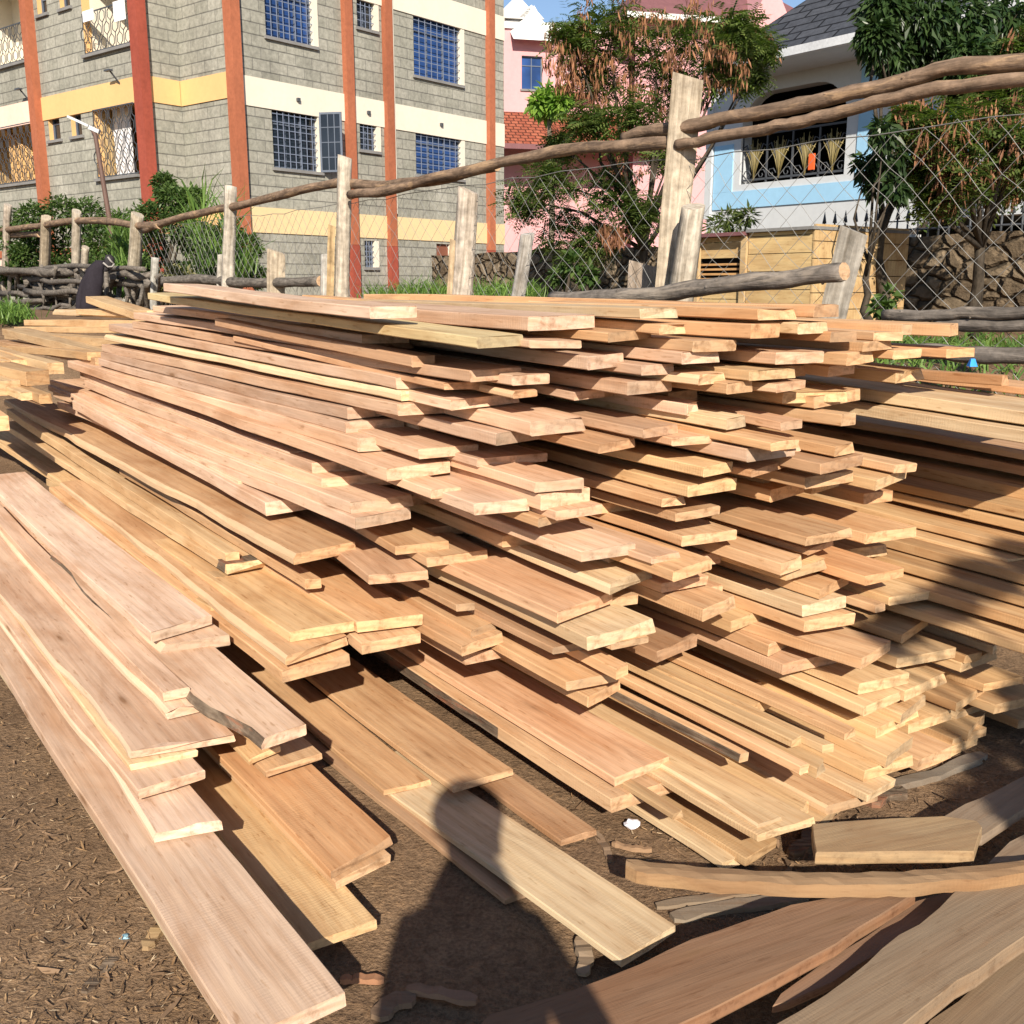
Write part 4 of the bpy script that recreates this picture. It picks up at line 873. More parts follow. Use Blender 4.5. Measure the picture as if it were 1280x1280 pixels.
# ---- grey block apartment house
def apartment():
    r = ray(300, 200); k = 25.5/r[1]; C1 = Vector((r[0]*k, 25.5, 0)); dr = Vector((.629, .777, 0)); dl = Vector((-.777, .629, 0))
    def hit(px, P, d):
        q = ray(px, 200); kx = q[0]/q[1]; t = (kx*P.y - P.x)/(d.x - kx*d.y); return P + d*t
    I = hit(232, C1, dl); C2 = hit(186, I, -dr); C3 = hit(-70, C2, dl); E1 = hit(630, C1, dr)
    root = empty('apartment_building', C1, label='grey stone block apartment house with orange columns and barred blue windows', cat='building')
    FR = Face(C1, dr); FI = Face(I, C1 - I); FJ = Face(C2, dr); FL = Face(C3, -dl)
    Lr = (E1-C1).length; Li = (C1-I).length; Lj = (I-C2).length; Ll = (C2-C3).length; Z0, Z1 = .6, 13.
    wr = [FR.rect(*q) for q in ((331,391,-25,51),(341,398,136,212),(446,468,-12,36),(450,471,152,188),(517,576,22,100),(520,577,166,221),(456,469,301,334))]
    door = FR.rect(546, 563, 305, 372)
    wall(FR, root, 0, Lr, Z0, Z1, wr + [door], M_BLOCK, rmat=M_CREAM)
    for i, w in enumerate(wr):
        small = i in (2, 3, 6)
        window(FR, root, w, 4 if small else 8, 5 if small else 8, M_DGLASS if i in (1, 2, 3, 6) else M_GLASS, (1,) if small else (2,))
    # open shutter leaf and curtain at the second window
    a, b, c, d = wr[1]; ow = MB(); 
    for x0, x1, z0, z1 in ((0, .6, 0, .05), (0, .6, d-c-.05, d-c), (0, .05, .05, d-c-.05), (.55, .6, .05, d-c-.05)): ow.box(x0, x1, 0, .03, z0, z1)
    for k in range(1, 3): ow.box(.05+.17*k, .07+.17*k, .004, .024, .05, d-c-.05)
    for k in range(1, 4): ow.box(.05, .55, .006, .022, (d-c)*k/4-.01, (d-c)*k/4+.01)
    sh = ow.build('shutter', M_FRAME); Ms = FR.M @ Matrix.Translation((b+.02, -.02, c)) @ Matrix.Rotation(radians(-62), 4, 'Z'); place(sh, root, Ms)
    q = MB(); q.add([(.05,.015,.05),(.55,.015,.05),(.55,.015,d-c-.05),(.05,.015,d-c-.05)], [(0,1,2,3)]); sub(q.build('pane', M_DGLASS), sh, root, Ms)
    boxpart(FR, root, 'curtain', b-.42, b-.08, .25, .28, c+.05, d-.1, M_PURP)
    mb = MB(); mb.box(door[0]+.01, door[1]-.01, .08, .12, door[2], door[3]-.01); o = mb.build('door', plain('rusty_door', (.20,.075,.045), .8)); place(o, root, FR.M)
    # bands and columns
    for z0, z1, m in ((2.82, 3.42, M_YEL), (5.72, 6.38, M_CREAM), (8.75, 9.42, M_CREAM)): boxpart(FR, root, 'band', .0, Lr, -.03, .05, z0, z1, M_YEL2 if m is M_YEL else m)
    for z0, z1, m in ((2.82, 3.42, M_YEL), (5.88, 6.46, M_YEL), (8.75, 9.42, M_YEL)):
        boxpart(FI, root, 'band', 0, Li, -.03, .05, z0, z1, m); boxpart(FJ, root, 'band', 0, Lj-.05, -.03, .05, z0, z1, m)
    cl = FL.sz(50, 140)[0]
    boxpart(FL, root, 'band', cl, Ll, -.03, .05, 5.88, 6.46, M_YEL); boxpart(FL, root, 'band', 0, cl, -.03, .05, 5.88, 6.46, M_PEACH)
    boxpart(FL, root, 'band', 0, Ll, -.10, .05, 2.35, 2.55, M_ORANGE); boxpart(FL, root, 'band', 0, Ll, -.03, .05, 1.95, 2.34, M_PEACH)
    for i, (x0, x1) in enumerate(((432,442),(481,490),(607.5,616))):
        s0, s1 = FR.sz(x0, 200)[0], FR.sz(x1, 200)[0]; s1 = s0 + .26
        boxpart(FR, root, 'column', s0, s1, -.16, .02, 2.62, Z1, M_ORANGE); boxpart(FR, root, 'column', s0-.003, s1+.003, -.165, .02, Z0, 2.615, M_RED)
        boxpart(FR, root, 'drain_pipe', s1+.06, s1+.11, -.08, -.03, 3.5, Z1, M_CREAM) if i == 1 else None
    boxpart(FR, root, 'column', -.16, .10, -.16, .14, Z0, Z1, M_ORANGE)
    boxpart(FJ, root, 'column', -.15, .11, -.15, .2, Z0, Z1, M_RED)
    boxpart(FL, root, 'column', cl-.16, cl+.16, -.22, .1, Z0, Z1, M_ORANGE)
    # recess walls
    wall(FI, root, 0, Li, Z0, Z1, [], M_BLOCK); wall(FJ, root, 0, Lj, Z0, Z1, [], M_BLOCK)
    bal = [FL.rect(*q) for q in ((102,170,-40,62),(119,172,130,221),(-48,37,-30,86),(-48,50,158,232))]; sm = [FL.rect(*q) for q in ((61,75,146,175),(89,102,141,170),(46,58,-10,18),(74,87,-16,10))]
    wall(FL, root, 0, Ll, Z0, Z1, bal + sm, M_BLOCK, rv=.22, rmat=M_YEL)
    for s_ in sm: window(FL, root, s_, 3, 3, M_DGLASS, (0,), True, False, False)
    for i, (a, b, c, d) in enumerate(bal):
        mb = MB(); dp = 1.5; d2 = d + .02
        mb.add([(a,.22,c),(b,.22,c),(b,dp,c),(a,dp,c),(a,.22,d2),(b,.22,d2),(b,dp,d2),(a,dp,d2)], [(0,3,2,1),(3,7,6,2),(0,4,7,3),(1,2,6,5),(4,5,6,7)])
        o = mb.build('balcony', M_CREAM if i in (0, 2) else M_BALC); place(o, root, FL.M)
        ht = .95 if i in (0, 2) else (d-c)*.97
        railing(FL, root, (a+.02, b-.02, c+.03, c+ht), -.02, rows=3 if i in (0, 2) else 5)
        boxpart(FL, root, 'ledge', a-.05, b+.02, -.10, .2, c-.07, c-.003, M_SILL)
    a, b, c, d = bal[1]; boxpart(FL, root, 'laundry', a+.05, a+.85, .5, .53, c+.05, c+1.9, M_CURT); boxpart(FL, root, 'laundry', a+1.05, b-.1, .6, .63, c+1.2, c+2.0, plain('blue_cloth', (.03,.06,.30), .9)); boxpart(FL, root, 'laundry', a+.95, b-.1, .62, .65, c+.05, c+1.1, plain('grey_cloth', (.33,.28,.27), .9))
    a, b, c, d = bal[3]; q = MB(); y0 = .5
    for k in range(9): q.bar((b-2.6+.28*k, y0, c+1.6-.17*k), (b-2.6+.28*k, y0, c+.05), .12, .04)
    q.bar((b-2.9, y0-.02, c+1.7), (b-.1, y0-.02, c+.1), .14, .05); o = q.build('stair_rail', M_YEL); place(o, root, FL.M)
    a, b, c, d = bal[0]; boxpart(FL, root, 'laundry', a+.1, a+.6, -.05, -.035, c+.75, c+1.0, M_CURT); boxpart(FL, root, 'laundry', b-.9, b-.4, -.05, -.035, c+.55, c+1.0, M_CURT)
    # far side and roof so that the block is closed
    mb = MB(); P = [FR.M @ Vector((Lr, 0, 0)), FR.M @ Vector((Lr, 9, 0)), FL.M @ Vector((0, 14, 0)), FL.M @ Vector((0, 0, 0))]; PP = [C3, C2, I, C1, E1, P[1], P[2]]
    inv = root.matrix_basis.inverted(); n = len(PP)
    mb.add([inv @ Vector((p.x, p.y, Z1)) for p in PP], [tuple(range(n))]); mb.build('roof', M_SILL, root)
    mb = MB()
    for i in (4, 5, 6):
        p, q = PP[i], PP[(i+1) % n]; mb.add([inv @ Vector((p.x, p.y, Z0)), inv @ Vector((q.x, q.y, Z0)), inv @ Vector((q.x, q.y, Z1)), inv @ Vector((p.x, p.y, Z1))], [(0,1,2,3)])
    mb.build('rear_wall', M_BLOCK, root)
    # outside lamp brackets on the yellow band
    for px, py in ((150,90),(37,113)):
        s_, z_ = FL.sz(px, py); mb = MB(); mb.box(s_-.16, s_+.08, -.34, -.24, z_-.02, z_+.02); mb.bar((s_, -.28, z_), (s_, 0, z_-.3), .03, .03); o = mb.build('bracket_lamp', M_IRON); place(o, root, FL.M)
    for px, py in ((371,125),(459,141),(550,156)):
        s_, z_ = FR.sz(px, py); boxpart(FR, root, 'vent_pipe', s_-.04, s_+.04, -.10, .0, z_-.04, z_+.04, M_IRON)
M_YEL2 = plain('pale_yellow_paint', (.66,.50,.28), .7, .25, .06, 1.); M_BALC = plain('balcony_inside', (.42,.30,.15), .9)
apartment()

# ---- pink house with tiled roof
M_PINK = plain('pink_paint', (.60,.315,.325), .75, .2, .07, .8); M_WHITEP = plain('white_paint', (.68,.67,.65), .6, .3, .05, 1.)
M_TILE = masonry('roof_tile', (.26,.075,.045), (.34,.11,.065), (.09,.03,.02), .32, .24, .03, .8); M_MAROON = plain('maroon_roof', (.17,.075,.08), .7)
def pink_house():
    r = ray(622, 100); Y = 46.; O = Vector((r[0]/r[1]*Y, Y, 0)); F = Face(O, (.97, .24)); root = empty('pink_house', O, label='pink house with white gables and a red tiled porch roof beyond the feathery tree', cat='house')
    S = F.sz(1000, 60)[0]; win = [F.rect(652, 678, 70, 112)]
    ztop = F.sz(700, 30)[1]; zl = F.sz(640, 28)[1]
    wall(F, root, 0, S*.56, 1., ztop - .3, win, M_PINK, rmat=M_WHITEP)
    window(F, root, win[0], 3, 2, M_GLASS, (1,), True, False, False)
    a, b, c, d = win[0]; mb = MB(); w_ = .5
    mb.add([(a-.5,-.6,d+.5),(b+.35,-.6,d+.5),(b+.35,0,d+.9),(a-.5,0,d+.9),((a+b)/2,-.3,d+1.9)], [(0,1,4),(1,2,4),(2,3,4),(3,0,4),(0,3,2,1)]); o = mb.build('canopy', M_WHITEP); place(o, root, F.M)
    boxpart(F, root, 'parapet', .0, S*.56+.2, -.12, .3, ztop-.3, ztop, M_WHITEP)
    # little white gable and rooftop tank
    for px, w in ((645, .95), (662, .55)):
        s_, z_ = F.sz(px, 25); mb = MB(); mb.add([(s_-w,-.3,z_),(s_+w,-.3,z_),(s_,-.3,z_+w*.95),(s_-w,1,z_),(s_+w,1,z_),(s_,1,z_+w*.95)], [(0,1,2),(5,4,3),(0,2,5,3),(1,4,5,2),(0,3,4,1)]); o = mb.build('gable', M_WHITEP); place(o, root, F.M)
    # balcony
    a, b, c, d = F.rect(690, 740, 95, 112); railing(F, root, (a, b, c, d), -.8, M_WHITEP, 1); boxpart(F, root, 'balcony_slab', a, b, -.85, 0, c-.25, c-.02, M_PINK)
    # tiled porch roof
    a, b, c, d = F.rect(626, 760, 142, 190); o = MB(); L = sqrt(2.2**2 + (d-c)**2); o.add([(0,0,0),(b-a+3,0,0),(b-a+3,0,L),(0,0,L)], [(0,1,2,3)]); ro = o.build('porch_roof', M_TILE)
    place(ro, root, F.M @ Matrix.Translation((a-1, -2.2, c)) @ Matrix.Rotation(-atan2(2.2, d-c), 4, 'X'))
    boxpart(F, root, 'fascia', a-1, b+2, -2.25, -2.2, c-.2, c, M_MAROON)
    # tall right wing with maroon hipped roof
    G2 = Face(O + F.d*S*.50 - F.n*1.5, (.97, .24)); s0, s1 = G2.sz(795, 40)[0], G2.sz(1010, 40)[0]; zt = G2.sz(870, 30)[1]
    wall(G2, root, s0, s1, 1., zt, [G2.rect(885, 905, 38, 70)], M_PINK, rmat=M_WHITEP); window(G2, root, G2.rect(885, 905, 38, 70), 2, 2, M_DGLASS, (1,), True, False, False)
    mb = MB(); e = .7; mb.add([(s0-e,-e,zt),(s1+e,-e,zt),(s1+e,8,zt),(s0-e,8,zt),((s0+s1)/2-1.5,3.5,zt+3.2),((s0+s1)/2+1.5,3.5,zt+3.2)], [(0,1,5,4),(1,2,5),(2,3,4,5),(3,0,4),(3,2,1,0)]); o = mb.build('roof', M_MAROON); place(o, root, G2.M)
    boxpart(G2, root, 'gutter', s0-e, s1+e, -e-.15, -e, zt-.1, zt+.12, M_WHITEP)
    s_, z_ = G2.sz(952, 25); mb = MB(); w = 1.1; mb.add([(s_-w,-.9,zt-.3),(s_+w,-.9,zt-.3),(s_,-.9,zt+1.7),(s_-w,2,zt-.3),(s_+w,2,zt-.3),(s_,2,zt+1.7)], [(0,1,2),(5,4,3),(0,2,5,3),(1,4,5,2),(0,3,4,1)]); o = mb.build('gable', M_PINK); place(o, root, G2.M)
pink_house()

# ---- pale blue house
M_LBLUE = plain('light_blue_paint', (.30,.52,.72), .75, .2, .06, .9); M_WHITEW = plain('white_wall', (.52,.54,.56), .75, .2, .06, .9); M_SHIN = masonry('dark_shingle', (.045,.05,.062), (.075,.08,.095), (.015,.016,.02), .5, .22, .02, .8)
M_GOLD = plain('gold_iron', (.24,.19,.075), .5, .4, .1, bump=0); M_PORTSHADE = plain('car_port_shade', (.05,.06,.065), .9)
def blue_house():
    u0 = 13.1; O = at_u(884, 250, u0); O.z = 0; F = Face(O, (.6, -.8)); root = empty('blue_house', O, label='light blue and white house with arched balcony under a dark shingle roof', cat='house')
    S = F.sz(1420, 200)[0]; r = F.rect(927, 1058, 108, 224); gar = F.rect(1085, 1300, 272, 330); ze = at_u(1010, 62, u0 - 1.0).z
    wall(F, root, 0, S, .9, ze, [r, (gar[0], S, .9, gar[3])], M_WHITEW, rv=.25)
    # blue field panels around the balcony, proud of the wall
    a, b, c, d = r; p0 = F.rect(893, 1074, 182, 256)
    boxpart(F, root, 'blue_panel', p0[0], a-.14, -.02, .05, c-.1, F.sz(905,182)[1], M_LBLUE); boxpart(F, root, 'blue_panel', b+.2, p0[1]+.2, -.02, .05, c-.1, d+.25, M_LBLUE); boxpart(F, root, 'blue_panel', p0[0], p0[1]+.2, -.022, .05, p0[2], c-.102, M_LBLUE)
    boxpart(F, root, 'pilaster', -.02, p0[0]-.02, -.06, .1, c-.5, ze-.3, M_WHITEW)
    boxpart(F, root, 'blue_panel', p0[1]+.6, S-.1, -.02, .05, c+.1, ze-.8, M_LBLUE)
    # opening: room with its shade put into near-black, rounded top corners, ornate railing
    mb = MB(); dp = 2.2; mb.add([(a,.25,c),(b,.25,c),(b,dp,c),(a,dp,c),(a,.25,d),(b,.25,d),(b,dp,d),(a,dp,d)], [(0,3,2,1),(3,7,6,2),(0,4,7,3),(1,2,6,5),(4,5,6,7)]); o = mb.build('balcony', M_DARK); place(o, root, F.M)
    for sx, x in ((1, a), (-1, b)):
        mb = MB(); R_ = .55; arc = [(x + sx*(R_ - R_*cos(t*pi/2/6)), d - R_ + R_*sin(t*pi/2/6)) for t in range(7)]; pts = [(x, d)] + [(q[0], q[1]) for q in reversed(arc)]
        mb.add([(p[0], y, p[1]) for y in (.0, .2) for p in pts], [tuple(range(len(pts))) if sx < 0 else tuple(reversed(range(len(pts))))] + [(k, k+1, len(pts)+k+1, len(pts)+k) for k in range(1, len(pts)-1)]); o = mb.build('corner_infill', M_WHITEW); place(o, root, F.M)
    zr = F.sz(1000, 160)[1]; q = MB(); g2 = MB(); n = 4; w = (b-a)/n
    for z in (c+.06, zr): q.box(a, b, .04, .07, z-.015, z+.015)
    for k in range(n+1): x = a + w*k; q.box(x-.012, x+.012, .04, .066, c, zr)
    for k in range(n):
        x = a + w*(k+.5); h = zr - c
        for e in (-1, 1):
            for bend, top in ((.42, .95), (.30, .75), (.16, .98)):
                pts = [(x, .05, c+.08), (x + e*w*.10, .05, c+.45*h), (x + e*w*bend*.8, .05, c + top*h*.85), (x + e*w*bend*1.1, .05, c + top*h*.80)]
                (g2 if bend < .4 else q).tube(pts, .011, 5)
        g2.tube([(x, .05, c+.05), (x, .05, c+.75*h)], [.02, .008], 5)
        for fa in (-.85, -.5, -.22, .22, .5, .85): g2.tube([(x, .052, c+.12*h), (x+fa*w*.22, .052, c+.5*h), (x+fa*w*.48, .052, c+(.98-.3*abs(fa))*h)], [.010, .012, .005], 5)
        for e in (-1, 1): q.tube([(x+e*w*.3+.09*cos(t)*(1-t/9), .05, c+.18*h+.09*sin(t)*(1-t/9)) for t in range(8)], .009, 5)
    o = q.build('railing', M_IRON); place(o, root, F.M); sub(g2.build('gold_scrolls', M_GOLD), o, root, F.M)
    boxpart(F, root, 'orange_cloth', F.sz(1012, 200)[0]-.02, F.sz(1016, 200)[0]+.02, .0, .03, F.sz(1014, 212)[1], F.sz(1014, 192)[1], plain('orange_cloth', (.7,.12,.03), .8))
    # car port, its inside shade put into the dark colour
    mb = MB(); a, b, c, d = gar[0], S, .9, gar[3]; mb.add([(a,.25,c),(b,.25,c),(b,5,c),(a,5,c),(a,.25,d),(b,.25,d),(b,5,d),(a,5,d)], [(0,3,2,1),(3,7,6,2),(0,4,7,3),(1,2,6,5),(4,5,6,7)]); o = mb.build('car_port', M_PORTSHADE); place(o, root, F.M)
    mb = MB(); mb.add([(gar[0]-.01,-.01,d-.02),(gar[0]+.9,-.01,d-.02),(gar[0]-.01,-.01,d-.5),(gar[0]-.01,.2,d-.02),(gar[0]+.9,.2,d-.02),(gar[0]-.01,.2,d-.5)], [(0,2,1),(3,4,5),(0,1,4,3),(1,2,5,4)]); o = mb.build('corner_infill', M_WHITEW); place(o, root, F.M)
    # eaves, gutter, roof
    s0 = F.sz(938, 74)[0]; boxpart(F, root, 'soffit', s0, S+1, -.9, 0, ze-.02, ze+.06, M_WHITEW); boxpart(F, root, 'gutter', s0-.1, S+1, -.99, -.9, ze-.02, ze+.09, plain('gutter_grey', (.55,.56,.58), .5))
    rise, run = 3.9, 5.; L = sqrt(rise*rise + run*run); mb = MB(); mb.add([(0,0,0),(S+1-s0,0,0),(S+1-s0,0,L),(run*.75,0,L)], [(0,1,2,3)]); o = mb.build('roof', M_SHIN); place(o, root, F.M @ Matrix.Translation((s0-.05, -.95, ze+.095)) @ Matrix.Rotation(-atan2(run, rise), 4, 'X'))
    mb = MB(); mb.add([(s0-.05,-.95,ze+.095),(s0+run*.75,run-.95,ze+.14+rise),(s0-.05,run*2,ze+.14),(S,run-.95,ze+.14+rise),(S,2*run,ze+.14)], [(0,1,2),(1,3,4,2)]); o = mb.build('hip_roof', M_SHIN); place(o, root, F.M)
    mb = MB(); inv = root.matrix_basis.inverted()
    for p, q_ in (((0,0),(0,9)), ((0,9),(S,9)), ((S,9),(S,0))): mb.add([(p[0],p[1],.9),(q_[0],q_[1],.9),(q_[0],q_[1],ze),(p[0],p[1],ze)], [(3,2,1,0)])
    o = mb.build('side_wall', M_WHITEW); place(o, root, F.M)
    s_, z_ = F.sz(1222, 250); boxpart(F, root, 'wall_lamp', s_-.07, s_+.07, -.12, 0, z_-.14, z_+.14, M_IRON)
blue_house()

# ---- rubble boundary wall
def rubble():
    m, nt, b = new_mat('rubble_stone'); g = G(nt); v = g.co((1.0, 1.0, 1.5), False)
    nz = g.n('TexNoise'); g.l(v, nz.inputs['Vector']); nz.inputs['Scale'].default_value = 2.2; nz.inputs['Detail'].default_value = 4
    ma = g.n('VectorMath', operation='MULTIPLY_ADD'); g.l(nz.outputs['Color'], ma.inputs[0]); ma.inputs[1].default_value = (.35,.35,.35); g.l(v, ma.inputs[2])
    vo = g.n('TexVoronoi'); g.l(ma.outputs[0], vo.inputs['Vector']); vo.inputs['Scale'].default_value = 4.2
    ve = g.n('TexVoronoi', feature='DISTANCE_TO_EDGE'); g.l(ma.outputs[0], ve.inputs['Vector']); ve.inputs['Scale'].default_value = 4.2
    f = g.noise(v, 9, 6, .7); sp = g.n('SeparateColor'); g.l(vo.outputs['Color'], sp.inputs[0])
    c = g.mix(g.ramp(sp.outputs[0], [(0, (.13,.095,.062)), (.5, (.18,.135,.088)), (1, (.24,.185,.125))]), g.ramp(f, [(.3, .55), (.7, 1.35)])); c = g.mix(c, g.ramp(ve.outputs['Distance'], [(0., .25), (.07, 1.)]))
    g.l(c, b.inputs['Base Color']); b.inputs['Roughness'].default_value = .95; b.inputs['Specular IOR Level'].default_value = .1
    g.bump(b, g.math('ADD', g.ramp(ve.outputs['Distance'], [(0, 0), (.15, 1)]), g.math('MULTIPLY', f, .5)), 1., .06)
    U = 9.9; A = at_u(540, 350, U); B = at_u(1420, 350, U); F = Face(A, (.6, -.8)); L = (Vector((B.x, B.y, 0)) - F.O).length
    mb = MB(); n = 90; nz_, n2 = wob(61), wob(62)
    for i in range(n+1):
        x = L*i/n; top = 2.07 + .03*nz_(x*1.5)
        for j in range(9): mb.v.append((x, .02*n2(x*2.4 + j*1.7), .9 + (top-.9)*j/8))
        mb.v.append((x, .32, top)); mb.v.append((x, .32, .9))
    for i in range(n):
        for j in range(10): mb.f.append((i*11+j, (i+1)*11+j, (i+1)*11+j+1, i*11+j+1)); mb.m.append(0); mb.sm.append(False)
    o = mb.build('rubble_wall', m); o.matrix_world = F.M; tag(o, 'rough brown rubble stone wall behind the wire mesh', 'stone wall')
    sp_ = MB(); k = 0
    for px in range(1018, 1330, 13):
        q = at_u(px, 272, U); s_, _ = F.sz(px, 300); sp_.tube([(s_, .16, 2.03), (s_, .16, 2.24)], [.012, .012], 4); sp_.tube([(s_, .16, 2.24), (s_, .16, 2.37)], [.03, .002], 4)
    sp_.tube([(F.sz(1010, 300)[0], .16, 2.13), (L, .16, 2.13)], .012, 4)
    o = sp_.build('spike_rail', M_IRON); o.matrix_world = F.M; tag(o, 'row of black iron spikes along the top of the rubble wall', 'spikes')
    m2 = plain('limewash', (.55,.54,.52), .9, .1, .35, 5); mb = MB(); s0, s1 = F.sz(1104, 330)[0], F.sz(1128, 330)[0]; mb.box(0, s1-s0, -.12, .3, .9, 2.08); o = mb.build('wall_pillar', m2); o.matrix_world = F.M @ Matrix.Translation((s0, 0, 0)); tag(o, 'whitewashed pillar set in the shaded rubble wall', 'pillar')
rubble()
# ---- plank shed
def shed():
    U = 7.1; A = at_u(872, 330, U); F = Face(A, (.6, -.8)); f2 = lambda x, y: F.sz(x, y); root = empty('plank_shed', A, label='small shed of new yellow boards with a slatted vent', cat='shed')
    M_SH = wood_mat('shed_boards', weather=.1); s0, s1, s2 = f2(872, 330)[0], f2(936, 330)[0], f2(1016, 330)[0]; zt, zt2 = f2(905, 296)[1], f2(975, 289)[1]
    def boards(name, a, b, z0, z1, y, hh, parent=None, off=0.):
        mb = MB(); z = z0; R = random.Random(int(a*100)); i = 0
        while z < z1 - .01: h = min(hh*R.uniform(.85, 1.1), z1 - z); mb.box(a, b, y + R.uniform(0, .012), y + .03, z + .003, z + h - .003); z += h
        o = mb.build(name, M_SH); o.color = (.56, .40, .20, 1); place(o, root, F.M); return o
    v = F.rect(873, 925, 326, 350)
    boards('front_wall', s1, s2, .95, zt2, -.02, .14); boards('side_panel', s0, s1, .95, v[2]-.02, 0, .12); boards('side_panel', s0, s1, v[3]+.02, zt, .0, .13)
    q = MB(); z = v[2]
    while z < v[3]: q.box(s0+.02, s1-.08, .02, .04, z, z+.018); z += .042
    o = q.build('vent', M_SH); o.color = (.50,.28,.12,1); place(o, root, F.M); d = MB(); d.box(s0, s1, .06, .08, v[2]-.05, v[3]+.05); sub(d.build('vent_shade', M_DARK), o, root, F.M)  # dark sheet behind the slats stands in for the shade inside
    for x in (s1-.07, s0-.02): o = boxpart(F, root, 'corner_post', x, x+.06, -.035, .0, .95, zt, M_SH); o.color = (.50,.36,.2,1)
    mb = MB(); mb.box(s0-.1, s1, -.1, 1.2, zt, zt+.03); o = mb.build('roof', M_MAROON); place(o, root, F.M)
    # rear part in the shade of the trees
    mb = MB(); z = .95
    while z < zt2-.02: mb.box(s2+.004, s2+.02, -.02, 1.3, z, z+.13); z += .137
    o = mb.build('end_wall', M_SH); o.color = (.50,.35,.18,1); place(o, root, F.M)
    mb = MB(); mb.box(s0, s2, 1.25, 1.3, .95, zt2-.02); o = mb.build('back_wall', M_SH); o.color = (.5,.35,.18,1); place(o, root, F.M)
    mb = MB(); mb.box(s1, s2+.03, -.06, 1.34, zt2, zt2+.025); o = mb.build('roof', M_SILL); place(o, root, F.M)
shed()
# ---- street lamp
def lamp():
    b = at_y(137, 275, 20.); t = at_y(119, 168, 20.); h = at_y(112, 158, 20.); e = at_y(86, 146, 20.); root = empty('street_lamp', (b.x, b.y, 1.1), label='slender brown lamp pole with flat grey head before the block house', cat='street lamp')
    L = lambda p: Vector(p) - root.location
    mb = MB(); mb.tube([L((b.x+.05, b.y, 1.1)), L(b), L(t), L(h)], [.055, .05, .042, .035], 8); mb.build('pole', plain('lamp_pole', (.12,.07,.055), .6), root)
    d = (e-h); mb = MB(); q = d.to_track_quat('X', 'Z').to_matrix().to_4x4(); q.translation = L(h); mb.box(0, d.length, -.08, .08, -.02, .02, 0, q); mb.box(-.2, .0, -.05, .05, -.05, .02, 0, q); mb.build('lamp_head', plain('lamp_head', (.50,.51,.52), .5), root)
lamp()
# ---------------------------------------------------------------- trees and weeds
M_LEAF1 = leaf_mat('feathery_leaf', (.045,.085,.02), (.16,.20,.055)); M_LEAF2 = leaf_mat('glossy_leaf', (.016,.038,.012), (.05,.085,.026), .2, .38); M_LEAF3 = leaf_mat('hedge_leaf', (.032,.07,.017), (.11,.165,.045), .3, .42)
M_POD = leaf_mat('dry_pod', (.11,.042,.02), (.36,.17,.085), .18, .7); M_GRASS = leaf_mat('grass_blade', (.05,.11,.02), (.15,.24,.05), .3, .5); M_TRUNK = bark_mat('trunk_bark', (.02,.016,.012), (.12,.095,.07), (10, 10, 3)); M_YLEAF = leaf_mat('young_leaf', (.10,.20,.03), (.24,.36,.06), .4)
def rdir(R):
    while True:
        v = Vector((R.uniform(-1, 1), R.uniform(-1, 1), R.uniform(-1, 1)))
        if .01 < v.length < 1: return v
def leaf_quad(mb, p, d, up, L, w, fold=.25):
    s = d.cross(up)
    if s.length < 1e-4: s = d.orthogonal()
    s = s.normalized()*w*.5; n = s.cross(d).normalized()*w*fold; m = p + d*L*.45
    mb.add([p, m + s + n, p + d*L, m - s + n], [(0, 1, 2, 3)])
def feathery(mb, clumps, n, R, frond=.20, c0=None):
    for _ in range(n):
        c, r = R.choice(clumps); v = rdir(R); v = v*(.45 + .55*R.random())*r/max(.3, v.length)**.35; p = c + v
        d = Vector((R.gauss(0, 1), R.gauss(0, 1), R.gauss(-.25, .5))).normalized(); up = Vector((R.gauss(0, .3), R.gauss(0, .3), 1)); L = frond*R.uniform(.6, 1.25); s = d.cross(up).normalized()
        for k in range(6):
            q = p + d*L*(k+1)/6.5 - Vector((0, 0, L*.25*(k/6)**2))
            for e in (-1, 1): leaf_quad(mb, q, (s*e*.9 + d*.45 - Vector((0, 0, .25))).normalized(), up, L*.42*(1 - .09*k), L*.11, .1)
def broad(mb, clumps, n, R, L0=.16, w=.36, droop=.9):
    for _ in range(n):
        c, r = R.choice(clumps); v = rdir(R); p = c + v*r*(.55 + .45*R.random())/max(.35, v.length)**.5
        d = (v.normalized()*.7 + Vector((R.gauss(0, .5), R.gauss(0, .5), -droop + R.gauss(0, .4)))).normalized(); L = L0*R.uniform(.55, 1.25); leaf_quad(mb, p, d, Vector((R.gauss(0, .5), R.gauss(0, .5), 1)), L, L*w, .3)
def pods(mb, clumps, n, R, L0=.125):
    for _ in range(n):
        c, r = R.choice(clumps); v = rdir(R); p = c + v*r*.95/max(.4, v.length)**.6
        for k in range(R.randint(4, 10)):
            q = p + Vector((R.gauss(0, .035), R.gauss(0, .035), R.gauss(0, .03))); d = Vector((R.gauss(0, .22), R.gauss(0, .22), -1)).normalized(); L = L0*R.uniform(.6, 1.15); leaf_quad(mb, q, d, Vector((R.gauss(0, 1), R.gauss(0, 1), .1)), L, L*.16, .15)
